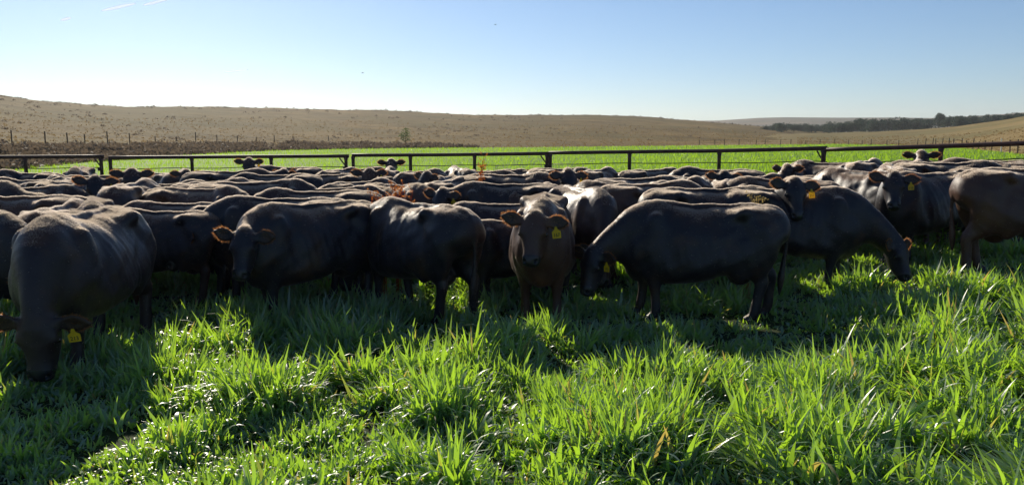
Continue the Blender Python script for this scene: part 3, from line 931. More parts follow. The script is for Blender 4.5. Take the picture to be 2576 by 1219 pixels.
def cow_at(kit, dx, D, head, label, s=1.0, coat=True, mirror=False, eyes=True, dz=0.0, wide=1.0, brown=0.0):
    s = s * (.96 if D < 9.2 else .985)
    x = float(at(dx, D))
    r = empty('cow', (x, D, float(ground_z(x, D)) + dz), R(head))
    r.scale = (s * .935, s * wide * (-1 if mirror else 1), s)
    tag(r, label, 'cow', 'black cattle herd in the pasture')
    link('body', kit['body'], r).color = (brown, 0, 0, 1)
    if coat: link('coat', kit['coat'], r)
    for f in kit['fringe']: link('ear_fringe', f, r)
    if eyes:
        for f in kit['eye']: link('eye', f, r)
    return r
#COWEND
# ---------------------------------------------------------------- the herd
# dx = picture column (2576 wide) of the middle of the cow, D = distance, head = heading (0 right, 90 away, -90 to the camera)
LIB = {
    'graze':  make_kit('graze', dict(h=.02, poll=(1.27, 0, .72), pitch=68, legs=(.06, -.08, .05, -.06)), 1, 30000, .006, .018),
    'graze2': make_kit('graze2', dict(h=.02, poll=(1.12, .24, .60), yaw=28, pitch=78, legs=(-.05, .1, -.05, .08), bend=.05, fat=1.04), 2, 30000, .006, .018),
    'level':  make_kit('level', dict(h=.02, poll=(1.27, .02, 1.10), yaw=4, pitch=38, legs=(.14, -.12, -.1, .1), fat=.97), 3, 30000, .006, .018),
    'turn':   make_kit('turn', dict(h=.02, poll=(1.02, .26, 1.36), yaw=72, pitch=55, legs=(.02, .06, 0, -.08), bend=.06), 4, 30000, .006, .018),
    'graze3': make_kit('graze3', dict(h=.02, poll=(1.20, -.22, .80), yaw=-30, pitch=62, legs=(.12, -.06, .08, -.1), bend=-.06, fat=.95), 6, 30000, .006, .018),
    'level2': make_kit('level2', dict(h=.02, poll=(1.18, .20, 1.26), yaw=34, pitch=48, legs=(-.08, .1, .06, -.08), fat=1.03, bend=.04, ears=.15), 7, 30000, .006, .018),
    'up2':    make_kit('up2', dict(h=.02, poll=(1.06, -.12, 1.40), yaw=-32, pitch=60, legs=(0, .05, .04, -.05), fat=.96, ears=-.1), 8, 30000, .006, .018),
    'up':     make_kit('up', dict(h=.02, poll=(1.08, 0, 1.45), yaw=0, pitch=52, legs=(0, .05, .04, -.05)), 5, 30000, .006, .018),
}
FG = 50000
Y, PL = M['tag'], M['tag_pale']
# foreground and tagged animals, each in its own pose
def own(name, pose, hairs=FG, w=.005, l=.014, h=.0165):
    d = dict(pose); d['h'] = h
    return make_kit(name, d, len(name), hairs, w, l)

k = own('a', dict(poll=(1.12, .10, .58), yaw=6, pitch=82, legs=(.10, -.10, -.08, .08), tail=.05, fat=1.06, bend=.05))
c = cow_at(k, 206, 6.95, -87, 'big dark cow grazing towards the camera in the left foreground, tag 213 at its ear', 1.05, brown=.1, wide=1.14)
hang_tag(c, k['S'], 0, '213', Y, .082, .10, tilt=8)

k = own('b', dict(poll=(1.02, .30, 1.07), yaw=42, pitch=62, roll=R(0), legs=(.08, -.06, .05, -.08), bend=.10, fat=1.04, ears=.12))
c = cow_at(k, 780, 8.55, -135, 'cow with shaggy orange-rimmed ears turning its lowered untagged face to the camera', 1.0)

k = own('c', dict(poll=(1.22, .22, .66), yaw=35, pitch=76, legs=(.05, -.12, .12, -.05), tail=-.04, fat=1.08, bend=.04))
c = cow_at(k, 1052, 8.5, 134, 'broad dark cow grazing left of the tag 167 cow, pale tag by its foreleg', 1.01)
hang_tag(c, k['S'], 0, '', PL)

k = own('d', dict(poll=(1.02, -.06, 1.17), yaw=-10, pitch=63, legs=(.06, -.05, 0, .08), fat=1.03, ears=.05))
c = cow_at(k, 1366, 8.65, -94, 'brown-backed cow facing the camera with yellow ear tag 167', 1.05, brown=.5)
hang_tag(c, k['S'], 0, '167', Y, .088, .108, tilt=8)

k = own('e', dict(poll=(1.28, .22, .78), yaw=50, pitch=68, legs=(-.04, .12, .10, -.12), tail=-.05, fat=1.05))
c = cow_at(k, 1765, 8.3, 174, 'dark cow grazing broadside to the left with yellow ear tag 173', 1.0)
hang_tag(c, k['S'], 0, '173', Y, .08, .10, tilt=3)

k = own('f', dict(poll=(1.02, -.30, 1.41), yaw=-86, pitch=60, legs=(.1, -.05, -.1, .1), bend=-.04, fat=1.04))
c = cow_at(k, 1790, 9.95, -6, 'long dark cow behind the cow with tag 173, head turned to the camera, tag 352', 1.0)
hang_tag(c, k['S'], 0, '352', Y, .08, .105, tilt=8)

k = own('g', dict(poll=(1.34, -.16, .66), yaw=-46, pitch=64, ears=.12, legs=(.1, -.1, .05, -.05)))
cow_at(k, 1995, 9.75, -10, 'cow grazing to the right, sloping neck and lowered head below tag 352', .98)

k = own('h', dict(poll=(1.03, .24, 1.20), yaw=62, pitch=58, legs=(.05, -.05, .05, -.05), fat=1.02), 28000, .0055, .016)
c = cow_at(k, 1272, 11.7, 183, 'cow standing broadside in mid herd with its face turned to the camera, tag 576', .99)
hang_tag(c, k['S'], 0, '576', Y, .085, .11, tilt=5)

k = own('i', dict(poll=(1.05, -.06, 1.38), yaw=-26, pitch=58, ears=.1), 28000, .0055, .016)
c = cow_at(k, 170, 12.7, -34, 'cow in the left middle rows facing the camera with orange-rimmed ears spread wide, small tag', 1.0)
hang_tag(c, k['S'], 0, '', Y, .05, .07)

k = own('j', dict(poll=(1.22, .16, .92), yaw=40, pitch=60), 28000, .0055, .016)
c = cow_at(k, 702, 9.35, 186, 'cow partly hidden behind the orange-eared cow, lowered face beside pale tag 228', .97)
hang_tag(c, k['S'], 0, '228', PL, .08, .105)

k = own('k', dict(poll=(1.08, .26, 1.30), yaw=46, pitch=58, ears=.06), 28000, .0055, .016)
c = cow_at(k, 2330, 11.2, 205, 'cow with big round ears and yellow tag facing the camera left of the brown cow', 1.0)
hang_tag(c, k['S'], 0, '110', Y, .075, .10, tilt=5)

k = own('l', dict(poll=(1.2, 0, .62), yaw=0, pitch=72, legs=(.05, -.05, .14, -.12), tail=.03, fat=1.06))
c = cow_at(k, 2606, 9.8, -9, 'brown sunlit cow standing at the right edge of the photo with its rump in view', 1.06, brown=.5)

k = own('m', dict(poll=(1.08, -.15, .62), yaw=-20, pitch=70, fat=1.02), 16000)
cow_at(k, 1462, 10.5, -72, 'cow with a bony ridged back, head down, right behind the cow with tag 167', 1.0, brown=.3)

# the rest of the herd: (column, distance, heading, pose, size, mirrored, tag, label)
HERD = [
 # middle rows, from the left
 (795, 10.35, 190, 'graze3', 1.02, 0, 0, 'cow with a pale-rimmed back behind the orange-eared cow, neck sloping down to the left'),
 (640, 11.4, -8, 'graze2', 1.0, 0, 0, 'cow half hidden behind the pale-rimmed sloping neck left of the orange dry weeds'),
 (498, 10.9, -14, 'graze3', 1.0, 0, 0, 'cow with a sunlit tan rump facing right, above the cow with pale tag 228'),
 (335, 11.4, 96, 'graze', 1.0, 0, 0, 'cow seen from behind with a high pale spine, right of the wide-eared cow'),
 (405, 9.2, 176, 'graze', .86, 0, 0, 'low small cow whose back shows just right of the big foreground cow'),
 (445, 9.9, 182, 'graze2', .88, 0, 0, 'small cow standing behind the low small cow near pale tag 228'),
 (150, 8.6, 100, 'graze', .95, 0, 0, 'cow with a pale bony rump directly behind the big foreground cow'),
 (232, 9.3, -62, 'level', .93, 0, 0, 'cow with a tufted brown poll peeping over the back of the big foreground cow'),
 (40, 9.2, 186, 'graze', .96, 0, 0, 'cow with an orange-brown back at the left edge behind the big foreground cow'),
 (25, 8.2, 60, 'graze', .90, 0, 0, 'cow with a wrinkled pale back at the left edge, lower than the orange-brown one'),
 (-60, 7.9, -30, 'graze', .94, 0, 0, 'dark cow cut by the left edge beside the shoulder of the big foreground cow'),
 (-55, 11.2, -20, 'level', 1.0, 0, 0, 'cow cut by the left edge whose ear and cheek show a pale rim'),
 (60, 11.6, 20, 'graze2', .95, 0, 0, 'cow with two pale back lines between the left edge and the wide-eared cow'),
 (62, 13.8, 160, 'level2', 1.0, 0, 0, 'cow with a low dark back at the left behind the wide-eared cow'),
 (1262, 10.0, 186, 'graze2', .86, 0, 0, 'small cow whose low back fills the gap left of the cow with tag 167'),
 (1300, 9.3, 200, 'level', .74, 0, 0, 'young animal with a dark face between the broad cow and the cow with tag 167'),
 (1640, 10.9, 24, 'graze', 1.0, 0, 0, 'cow with an orange-lit rump turned away behind the neck of the tag 173 cow'),
 (1960, 11.8, 170, 'graze', 1.0, 0, 0, 'cow with a pale wrinkled back above the long dark cow with tag 352'),
 (2165, 11.9, 112, 'graze2', 1.0, 0, 0, 'cow turned away with a smooth rounded rump right of the cow with tag 352'),
 (2400, 12.6, 178, 'graze', .92, 0, 0, 'dark cow with its side in shadow between the big-eared tagged cow and the brown cow'),
 (2385, 13.4, 4, 'graze', .98, 0, 0, 'dark flat-backed cow behind the big-eared tagged cow at the right'),
 # the rows behind, from the left
 (-60, 15.5, 10, 'graze', 1.0, 0, 0, 'cow at the left edge in the back rows below the first fence panel'),
 (70, 16.0, 195, 'graze3', 1.0, 0, 0, 'back-row cow standing below the first fence post from the left'),
 (200, 17.8, -70, 'graze', 1.0, 0, 0, 'cow with a domed back under the fence joint at the left'),
 (255, 15.0, 14, 'graze3', 1.0, 0, 0, 'long-backed cow in front of the domed back at the left fence joint'),
 (160, 14.6, 176, 'graze2', .95, 0, 0, 'cow with its back half hidden above the wide-eared cow at the left'),
 (338, 13.8, -66, 'up', 1.0, 0, 0, 'cow holding its big dark head high with ringed ears, right of the left fence joint'),
 (395, 17.6, 140, 'level', .97, 0, 0, 'cow showing a narrow dark back right of the big ringed-ear head'),
 (452, 17.6, 100, 'graze', .95, 0, 0, 'cow seen from behind just left of the head below the fence post with pale cheeks'),
 (484, 16.6, -75, 'up', .93, 0, 0, 'cow facing the camera below the second fence panel post, pale edges down its neck'),
 (400, 13.2, 178, 'graze2', .96, 0, 0, 'cow with a bright rimmed back just behind the cow with the high pale spine'),
 (580, 15.8, -12, 'level2', 1.0, 0, 0, 'back-row cow with a long level back left of the lone raised head'),
 (560, 13.4, 165, 'graze3', .96, 0, 0, 'cow with an angled back in front of the long level back near the lone head'),
 (643, 19.6, -80, 'up', 1.0, 0, 1, 'lone cow raising its head above all the backs against the green field'),
 (690, 14.6, 170, 'graze3', 1.0, 0, 0, 'cow standing broadside in front of the lone raised head'),
 (725, 18.3, 195, 'level', 1.0, 0, 0, 'far cow right of the lone raised head, just below the cable'),
 (812, 15.0, 178, 'graze', 1.0, 0, 0, 'cow with a long straight pale back line left of the ringed-ear face in the middle'),
 (800, 19.0, -100, 'up', .88, 0, 0, 'far cow with a small ear tip sticking up left of the second fence joint'),
 (856, 18.0, 70, 'graze', .98, 0, 0, 'cow with a pale wrinkled rump below the second fence joint'),
 (905, 18.6, 40, 'level', .96, 0, 0, 'cow with a rounded dark rump just right of the second fence joint'),
 (838, 11.7, 20, 'graze2', .94, 0, 0, 'brown-topped cow left of the orange dry weeds'),
 (948, 14.9, -88, 'up', .98, 0, 1, 'cow with ringed ears facing the camera above the orange dry weeds'),
 (978, 17.6, 95, 'up', .98, 0, 0, 'cow facing away with its head raised, above the ringed-ear face in the middle'),
 (1000, 12.4, -40, 'graze', .93, 0, 0, 'brown-backed cow right behind the orange dry weeds'),
 (1062, 17.2, 60, 'graze', 1.0, 0, 0, 'cow with a broad pale hipped rump between the ringed-ear face and the tall dry stalk'),
 (1120, 15.4, -100, 'up2', .95, 0, 0, 'cow with a pale-rimmed sloping neck above tag 576'),
 (1158, 18.6, 110, 'graze', 1.0, 0, 0, 'cow with a low domed back just left of the tall dry stalk'),
 (1190, 14.2, 192, 'graze3', .97, 0, 0, 'cow with a saddle-shaped back at the foot of the tall dry stalk'),
 (1218, 18.4, 12, 'graze', .96, 0, 0, 'cow with its back just right of the tall dry stalk near the fence'),
 (1285, 13.3, -8, 'turn', 1.04, 1, 1, 'cow with big orange-rimmed ears facing the camera left of the middle fence joint'),
 (1268, 19.3, 30, 'level2', .95, 0, 0, 'far cow behind the big orange-eared face, nearest the dry stalk'),
 (1320, 19.4, 160, 'graze', .95, 0, 0, 'far cow showing two small humps left of the middle fence joint'),
 (1362, 17.0, 60, 'graze', .98, 0, 0, 'cow with a pale rounded rump right below the middle fence joint'),
 (1412, 18.6, 10, 'level', .95, 0, 0, 'cow mostly hidden behind the big orange-eared face at the middle fence joint'),
 (1505, 15.8, 62, 'graze', 1.0, 0, 0, 'cow with a sunlit rounded rump right of the big orange-eared face'),
 (1605, 13.0, 2, 'level', .98, 0, 0, 'cow with a long dipped back right of the big orange-eared face, head carried level'),
 (1570, 17.6, -15, 'graze3', .93, 0, 0, 'cow with a flat dark back under the fence post right of the middle'),
 (1640, 16.4, 14, 'graze2', .96, 0, 0, 'cow with a pale dome behind the long dipped back'),
 (1800, 14.6, 160, 'graze3', 1.02, 0, 0, 'cow with a flat-topped dark side below the post in front of the widest field'),
 (1838, 12.8, 66, 'graze3', .97, 0, 0, 'cow with a pale hipped rump just above the long dark cow with tag 352'),
 (1905, 13.6, 40, 'up', .93, 0, 0, 'cow turned away with two upright dark ears right of the flat-topped cow'),
 (1996, 15.4, 64, 'graze', 1.0, 0, 0, 'cow with a tall narrow rump left of the right-hand fence joint'),
 (2080, 15.4, 168, 'graze3', 1.0, 0, 0, 'cow with a flat dark back right under the right-hand fence joint'),
 (2178, 14.8, 52, 'graze', 1.0, 0, 0, 'cow with a sunlit hump right of the right-hand fence joint'),
 (2095, 13.0, 10, 'graze2', .93, 0, 0, 'cow with a low brown back above the ears of the cow with tag 352'),
 (2300, 14.2, 58, 'up', .98, 0, 0, 'cow turned away with one ear standing up beside the right-hand fence post'),
 (2405, 15.0, 20, 'graze', .97, 0, 0, 'cow with a low dome just right of the right-hand fence post'),
 (2480, 14.6, 165, 'level2', 1.0, 0, 0, 'back-row cow above the rump of the brown sunlit cow'),
 (2560, 14.0, 165, 'graze', 1.0, 0, 0, 'back-row cow above the back of the brown sunlit cow at the right edge'),
 (1705, 11.9, 48, 'graze3', .98, 0, 0, 'cow turned away right behind the middle of the long dark cow with tag 352'),
 (1555, 11.9, 142, 'graze2', .97, 0, 0, 'cow with its rump angled to the left behind the withers of the tag 173 cow'),
 (1735, 13.9, -60, 'up2', .98, 0, 0, 'cow with its head up at the end of the long dipped back, one ear out'),
 (1475, 13.4, 118, 'graze', .98, 0, 0, 'cow seen from behind between the bony ridged cow and the big orange-eared face'),
 (1345, 12.2, 65, 'graze3', .95, 0, 0, 'cow with an angled rump behind the hips of the cow with tag 576'),
 (2245, 13.2, 75, 'graze', 1.0, 0, 0, 'cow turned away between the smooth rounded rump and the right-hand fence post'),
 (2485, 12.9, -50, 'up2', .97, 0, 0, 'cow facing the camera just above the hips of the brown sunlit cow'),
 (2330, 15.8, 130, 'level', .96, 0, 0, 'far cow at the foot of the right-hand fence post'),
 (1130, 12.9, 70, 'graze', .97, 0, 0, 'cow seen from behind directly above the ears beside tag 576'),
 (905, 13.0, 55, 'graze3', .97, 0, 0, 'cow with an angled rump behind the left edge of the orange dry weeds'),
 (540, 12.6, 62, 'graze2', .98, 0, 0, 'cow with a bony rump above the shoulders of the cow with the sunlit tan rump'),
 (2520, 13.6, -120, 'level', .95, 0, 0, 'cow with a small orange ear showing over the back of the brown sunlit cow'),
]
hr = np.random.default_rng(44)
for dx, D, hd, pose, s, mir, tg, lab in HERD:
    if D > 11.2 and pose[:5] in ('graze', 'level') and abs(math.sin(R(hd))) < .3: hd += float(hr.choice([-1, 1]) * hr.uniform(14, 42))
    s *= float(hr.uniform(.97, 1.04))
    kit = LIB[pose]
    near = D < 13.5
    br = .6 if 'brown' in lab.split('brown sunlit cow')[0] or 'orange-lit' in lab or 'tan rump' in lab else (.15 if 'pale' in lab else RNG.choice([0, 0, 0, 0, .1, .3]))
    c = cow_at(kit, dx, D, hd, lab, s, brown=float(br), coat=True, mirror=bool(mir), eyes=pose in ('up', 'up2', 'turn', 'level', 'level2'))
    if tg: hang_tag(c, kit['S'], 1 if mir else 0, '', Y, .05, .075)
#HERDEND
# ---------------------------------------------------------------- weeds
t = NT('dry_weed'); vec = t.coords('Object')
M['dryweed'] = leaf_mat('dry_weed_seed', [(.3, (.07, .025, .010)), (.7, (.20, .075, .022))], (.75, .26, .05), .5, 8.0)
M['straw'] = leaf_mat('straw_weed_seed', [(.3, (.16, .11, .05)), (.7, (.32, .24, .11))], (.6, .45, .16), .5, 8.0)
M['weed'] = leaf_mat('green_weed_leaf', [(.3, (.04, .09, .015)), (.7, (.08, .16, .03))], (.35, .60, .05), .5, 4.0)
def dry_weed(dx, D, H, n, spread, mat, label, seed, lean=0.0, clus=1.0):
    rg = random.Random(seed)
    x = float(at(dx, D)); r = empty('dry_weed', (x, D, float(ground_z(x, D))))
    tag(r, label, 'dry weed')
    st = MB(); sd = MB()
    for i in range(n):
        a = rg.uniform(0, 6.28); sp = spread * rg.uniform(.2, 1) ; h = H * rg.uniform(.72, 1.0)
        p0 = Vector((rg.uniform(-.04, .04), rg.uniform(-.04, .04), -.05))
        p1 = Vector((math.cos(a) * sp * .35 + lean * .3, math.sin(a) * sp * .35, h * .6))
        p2 = Vector((math.cos(a) * sp + lean, math.sin(a) * sp * .7, h))
        st.tube([p0, p1, (p1 + p2) / 2 + Vector((0, 0, .01)), p2], [.0055, .005, .004, .0025], 5)
        for j in range(int(9 * clus)):
            f_ = rg.uniform(.25, 1.05)
            b = p1.lerp(p2, f_)
            d = Vector((rg.uniform(-1, 1), rg.uniform(-1, 1), rg.uniform(.1, 1.0))).normalized()
            L = rg.uniform(.04, .13)
            st.tube([b, b + d * L], [.0022, .0015], 3)
            for q in range(7):
                c_ = b + d * L * rg.uniform(.3, 1.1) + Vector((rg.gauss(0, .008), rg.gauss(0, .008), rg.gauss(0, .008)))
                u = Vector((rg.uniform(-1, 1), rg.uniform(-1, 1), rg.uniform(-1, 1))).normalized() * rg.uniform(.008, .018)
                w = u.cross(Vector((rg.uniform(-1, 1), rg.uniform(-1, 1), .3))).normalized() * .006
                sd.face([c_ - u, c_ + w, c_ + u, c_ - w])
    st.build('stem', mat, r); sd.build('seed_head', mat, r)
dry_weed(958, 9.35, 1.40, 13, .30, M['dryweed'], 'clump of orange-brown dry weeds standing between the orange-eared cow and the broad cow', 2, .12, 1.5)
dry_weed(1000, 9.9, 1.44, 9, .20, M['dryweed'], 'smaller reddish dry weed clump right behind the larger orange-brown clump', 4, .1, 1.3)
dry_weed(1192, 12.6, 1.72, 5, .13, M['dryweed'], 'tall dry weed stalk reaching up past the fence rail left of the middle joint', 6, .12, 1.3)
dry_weed(1885, 8.95, 1.27, 7, .16, M['straw'], 'pale straw-coloured weed tuft showing over the back of the cow with tag 173', 8, .05, 1.6)
def leafy_weed(dx, D, H, n, label, seed):
    rg = random.Random(seed)
    x = float(at(dx, D)); r = empty('leafy_weed', (x, D, float(ground_z(x, D))))
    tag(r, label, 'weed')
    st = MB(); lf = MB()
    for i in range(n):
        a = rg.uniform(0, 6.28); sp = rg.uniform(.02, .16); h = H * rg.uniform(.7, 1)
        p0 = Vector((rg.uniform(-.1, .1), rg.uniform(-.05, .05), -.03)); p2 = p0 + Vector((math.cos(a) * sp, math.sin(a) * sp, h))
        st.tube([p0, (p0 + p2) / 2 + Vector((.01, 0, 0)), p2], [.006, .005, .003], 5)
        for j in range(16):
            f_ = .25 + .75 * j / 16; b = p0.lerp(p2, f_); th = j * 2.4 + a
            d = Vector((math.cos(th), math.sin(th), rg.uniform(-.1, .6))).normalized(); L = rg.uniform(.06, .11) * (1.15 - .5 * f_)
            s_ = d.cross(Vector((0, 0, 1))).normalized() * L * .22
            m1 = b + d * L * .5 + Vector((0, 0, L * .12))
            lf.face([b, m1 - s_, b + d * L, m1 + s_])
    st.build('stem', M['weed'], r); lf.build('leaves', M['weed'], r)
leafy_weed(2392, 10.9, .62, 7, 'leafy green weed standing at the rump of the brown sunlit cow', 3)
leafy_weed(2292, 11.0, .5, 4, 'small leafy weed in front of the dark cow left of the brown cow', 5)
leafy_weed(1095, 8.75, .42, 9, 'sunlit leafy green weed between the legs of the broad cow', 7)

# ---------------------------------------------------------------- air: contrails and birds
t = NT('contrail_ice')
e = t.add('BsdfDiffuse', Color=(.95, .95, .95, 1)); tl = t.add('BsdfTranslucent', Color=(.95, .95, .95, 1)); tp = t.add('BsdfTransparent')
vec = t.coords('Object')
m1 = t.add('MixShader', Fac=.5); t.l.new(e.outputs[0], m1.inputs[1]); t.l.new(tl.outputs[0], m1.inputs[2])
lw = t.add('LayerWeight', Blend=.5)
m2 = t.add('MixShader'); t.l.new(t.math('MULTIPLY', t.math('SUBTRACT', 1.0, lw.outputs['Facing']), t.math('MULTIPLY', t.noise(.002, 3, .5, vec), .75)), m2.inputs[0])
t.l.new(tp.outputs[0], m2.inputs[1]); t.l.new(m1.outputs[0], m2.inputs[2])
M['contrail'] = t.finish(m2.outputs[0])
def sky_pt(dx, dy, dist):
    v = Vector(((dx / 2576 * 1024 - 512) / FPX, -(dy / 2576 * 1024 - 242) / FPX, -1)).normalized()
    return Vector((0, 0, EYE)) + cam.rotation_euler.to_matrix() @ v * dist
for (x0, y0, x1, y1, w, lab) in [(255, 27, 342, 8, 14, 'thin white vapour trail near the top left, longest of the four'), (360, 13, 425, -3, 13, 'vapour trail touching the top edge of the sky at the left'),
                            (152, 51, 180, 44, 11, 'short faint vapour trail leftmost in the sky'), (563, 181, 625, 175, 9, 'faint vapour trail low in the sky above the hills')]:
    a, b = sky_pt(x0, y0, 9000), sky_pt(x1, y1, 9000)
    mb = MB(); n_ = 14
    mb.tube([(a.lerp(b, i / n_) - a) + Vector((0, 0, 1.2 * math.sin(i * .9))) for i in range(n_ + 1)], [1.5 * w * (.15 + .85 * math.sin(math.pi * min(1, (i + .3) / n_ * .96)) ** .7) for i in range(n_ + 1)], 10)
    o = mb.build('contrail', M['contrail'], None, True); o.location = a
    tag(o, lab, 'contrail')
    o.visible_shadow = True
t = NT('bird_feather'); M['bird'] = t.finish(t.principled((.03, .03, .03), .8, .2))
for dx, dy, dist, lab in [(1246, 62, 120, 'tiny dark bird high in the middle of the sky'), (912, 183, 120, 'tiny dark bird above the hills left of the middle')]:
    mb = MB()
    mb.tube([(-.16, 0, 0), (-.05, 0, .01), (.08, 0, .01), (.15, 0, .02), (.19, 0, .01)], [.012, .045, .045, .03, .006], 7)
    for sy in (1, -1):
        mb.face([(.06, sy * .03, .02), (.03, sy * .2, .07), (-.04, sy * .36, .03), (-.05, sy * .2, .06), (-.05, sy * .03, .02)])
    o = mb.build('bird', M['bird'], None); o.location = sky_pt(dx, dy, dist); o.rotation_euler = (0, 0, R(25))
    tag(o, lab, 'bird')
# ---------------------------------------------------------------- grass
def grass_mat(name, stops, tr, mixf, rough, sc, spec=1.0):
    t = NT(name); vec = t.coords('Object')
    c = t.ramp(t.noise(sc, 4, .65, vec), stops)
    hgt = t.attr('tip')
    c = t.mix(t.math('MULTIPLY', hgt, t.math('MULTIPLY', t.attr('dry'), 1.0)), c, (.30, .24, .09))
    d = t.principled(c, rough, spec)
    x = t.add('BsdfTranslucent')
    tc = t.mix(t.attr('dry'), tr, (.75, .55, .12))
    t.l.new(tc, x.inputs['Color'])
    m = t.add('MixShader', Fac=mixf); t.l.new(d, m.inputs[1]); t.l.new(x.outputs[0], m.inputs[2])
    return t.finish(m.outputs[0])
M['grass'] = grass_mat('rye_grass', [(.3, (.14, .195, .16)), (.55, (.18, .25, .19)), (.75, (.21, .28, .19))], (.50, .82, .03), .44, .38, 1.2)
M['field_grass'] = grass_mat('field_grass', [(.3, (.05, .10, .006)), (.7, (.09, .16, .010))], (.38, .62, .01), .6, .36, .15, .3)

def blades(X, Y, Zb, H, Wd, lean, phi, seg, droop, dry, name, mat):
    """curved grass blades as ribbons of `seg` quads that narrow to a tip"""
    n = len(X)
    t = np.linspace(0, 1, seg + 1)[None, :]
    ang = lean[:, None] + droop[:, None] * t ** 1.7            # angle from the vertical along the blade
    st = H[:, None] / seg
    dz = np.cos(ang) * st; dr = np.sin(ang) * st
    z = np.concatenate([np.zeros((n, 1)), np.cumsum((dz[:, 1:] + dz[:, :-1]) / 2, 1)], 1)
    r = np.concatenate([np.zeros((n, 1)), np.cumsum((dr[:, 1:] + dr[:, :-1]) / 2, 1)], 1)
    cx = X[:, None] + r * np.cos(phi)[:, None]; cy = Y[:, None] + r * np.sin(phi)[:, None]; cz = Zb[:, None] + z
    tw = RNG.uniform(-1.1, 1.1, n)[:, None] + RNG.uniform(-.7, .7, n)[:, None] * t
    sx = -np.sin(phi[:, None] + tw); sy = np.cos(phi[:, None] + tw)
    w = Wd[:, None] * .5 * np.clip(np.minimum(.55 + t * 1.6, (1 - t) * 1.5 + .04), 0, 1)
    A = np.stack([cx - sx * w, cy - sy * w, cz], -1); B = np.stack([cx + sx * w, cy + sy * w, cz], -1)
    v = np.stack([A, B], 2).reshape(-1, 3)                       # n, seg+1, 2
    base = (np.arange(n) * (seg + 1) * 2)[:, None] + (np.arange(seg) * 2)[None, :]
    f = np.stack([base, base + 1, base + 3, base + 2], -1).reshape(-1, 4)
    me = mesh_np(name, v, f, mat, True)
    tt = np.repeat(np.broadcast_to(t, (n, seg + 1)).reshape(-1), 2)
    add_attr(me, 'tip', tt); add_attr(me, 'dry', np.repeat(dry, (seg + 1) * 2))
    return me

def scatter(n, y0, y1, margin, bias=1.0):
    y = y0 + (y1 - y0) * RNG.random(n) ** bias
    hw = y * .66 + margin
    x = RNG.uniform(-1, 1, n) * hw
    return x, y, hw

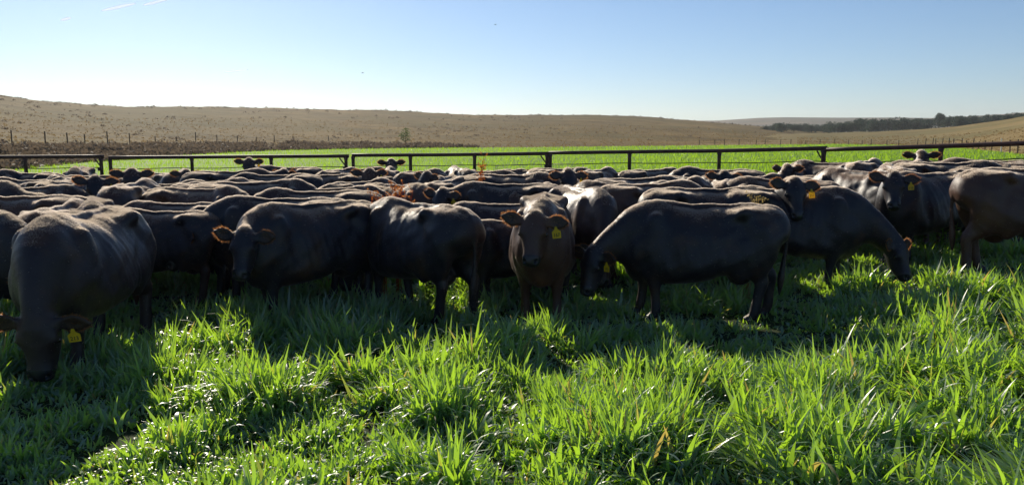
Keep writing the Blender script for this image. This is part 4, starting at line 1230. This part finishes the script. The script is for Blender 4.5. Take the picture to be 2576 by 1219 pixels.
def near_grass():
    CX = []; CY = []; CN = []
    # tillers: (count, y range, margin, blades per tiller)
    for n, y0, y1, mg, nb in ((15500, 2.6, 6.5, 2.2, 10), (16000, 6.5, 12.5, 2.0, 10), (5200, 12.5, 22, .8, 9), (2600, 22, 36, .5, 9)):
        x, y, hw = scatter(int(n * 1.35), y0, y1, mg)
        k = RNG.random(len(x)) < hw / hw.max()
        CX.append(x[k]); CY.append(y[k]); CN.append(np.full(k.sum(), nb))
    CX, CY, CN = (np.concatenate(a) for a in (CX, CY, CN))
    # thin spots between lusher patches
    lush = fbm(CX * .9, CY * .9, 21)
    bare = ss(.42, .30, fbm(CX * .8 + 7, CY * .8, 31))
    mound = fbm(CX * 2.3 + 11, CY * 2.3, 101)
    keep = RNG.random(len(CX)) < (1 - bare * .35) * (.14 + .86 * ss(.34, .52, mound))
    lush = lush * (.38 + .85 * ss(.34, .60, mound))
    CX, CY, CN, lush, bare = CX[keep], CY[keep], CN[keep], lush[keep], bare[keep]
    CN = np.maximum(3, (CN * RNG.uniform(.5, 1.5, len(CN))).astype(int))
    cH = (.115 + .26 * np.clip((lush - .25) / .45, 0, 1)) * (1 - .45 * bare) * RNG.uniform(.7, 1.3, len(CX)) * (1 - .20 * ss(6.8, 8.6, CY) * (.55 + .9 * fbm(CX * .8 + 3, CY * .8, 91)))
    flat = np.maximum(ss(.50, .58, fbm(CX * .7 + 31, CY * 1.1 + 5, 51)) * .85, ss(.42, .50, fbm(CX * .8 + 3, CY * 1.6 + 8, 61)) * ss(.6, 1.6, CX) * (1 - ss(5.6, 6.6, CY)))
    cphi = fbm(CX * .5, CY * .5, 81) * 9
    # low undergrowth of single short plants
    ux, uy, _ = scatter(12500, 2.6, 14, 2.2, .8)
    CX = np.concatenate([CX, ux]); CY = np.concatenate([CY, uy]); m_ = len(ux)
    CN = np.concatenate([CN, RNG.integers(3, 6, m_)]); cH = np.concatenate([cH, RNG.uniform(.06, .14, m_)])
    flat = np.concatenate([flat, np.full(m_, .35)]); cphi = np.concatenate([cphi, RNG.uniform(0, 6.28, m_)])
    i = np.repeat(np.arange(len(CX)), CN); n = len(i)
    phi = RNG.uniform(0, 2 * math.pi, n)
    rad = RNG.uniform(0, .055, n)
    X = CX[i] + rad * np.cos(phi); Y = CY[i] + rad * np.sin(phi)
    H = cH[i] * RNG.uniform(.55, 1.2, n)
    lay = RNG.random(n) < flat[i] * .85
    lean = .05 + np.abs(RNG.normal(scale=.24, size=n)) + rad * 3
    lean = np.where(lay, RNG.uniform(.8, 1.35, n), lean)
    phi = np.where(lay, cphi[i] + RNG.normal(scale=.4, size=n), phi)
    droop = np.where(RNG.random(n) < .6, RNG.uniform(1.0, 3.0, n), RNG.uniform(.0, .6, n))
    droop = np.where(lay, RNG.uniform(.1, .5, n), droop)
    W = RNG.uniform(.017, .037, n) * (.7 + .5 * np.clip(H / .3, 0, 1)) * (1 + .4 * ss(9, 25, Y))
    dry = (RNG.random(n) < .045) * RNG.uniform(.4, 1, n)
    me = blades(X, Y, ground_z(X, Y) - .01, H, W, lean, phi, 6, droop, dry, 'grass', M['grass'])
    tag(link('grass', me), 'tall bright green rye grass under and in front of the herd', 'grass', kind='stuff')

def far_grass():
    n = 105000
    u = RNG.random(n)
    r = 30 * (8.0 ** (u ** .85))
    az = RNG.uniform(R(-37), R(37), n)
    k = r < field_edge(az) + 1.0
    r, az = r[k], az[k]; n = len(r)
    X, Y = np.sin(az) * r, np.cos(az) * r
    H = RNG.uniform(.14, .30, n) * (.8 + .4 * fbm(X * .2, Y * .2, 8)); W = RNG.uniform(.010, .02, n) * (r / 30) ** .9
    H = H * (1 + .12 * np.minimum(r / 60, 2))
    me = blades(X, Y, ground_z(X, Y) - .01, H, W, np.abs(RNG.normal(scale=.25, size=n)), RNG.uniform(0, 6.28, n), 3, RNG.uniform(0, 1.3, n), np.zeros(n), 'field_grass', M['field_grass'])
    tag(link('field_grass', me), 'short bright green grass of the field beyond the pipe fence', 'grass', kind='stuff')
near_grass()
far_grass()
# ---------------------------------------------------------------- thin dusty air
t = NT('dusty_air')
pv = t.add('VolumePrincipled', Density=0.00014, Anisotropy=0.35)
pv.inputs['Color'].default_value = (.91, .93, .96, 1)
t.l.new(pv.outputs[0], t.out.inputs['Volume'])
mb = MB(); mb.box((0, 1200, 60), (2600, 2600, 62)); hz = mb.build('haze', t.m); tag(hz, kind='stuff')
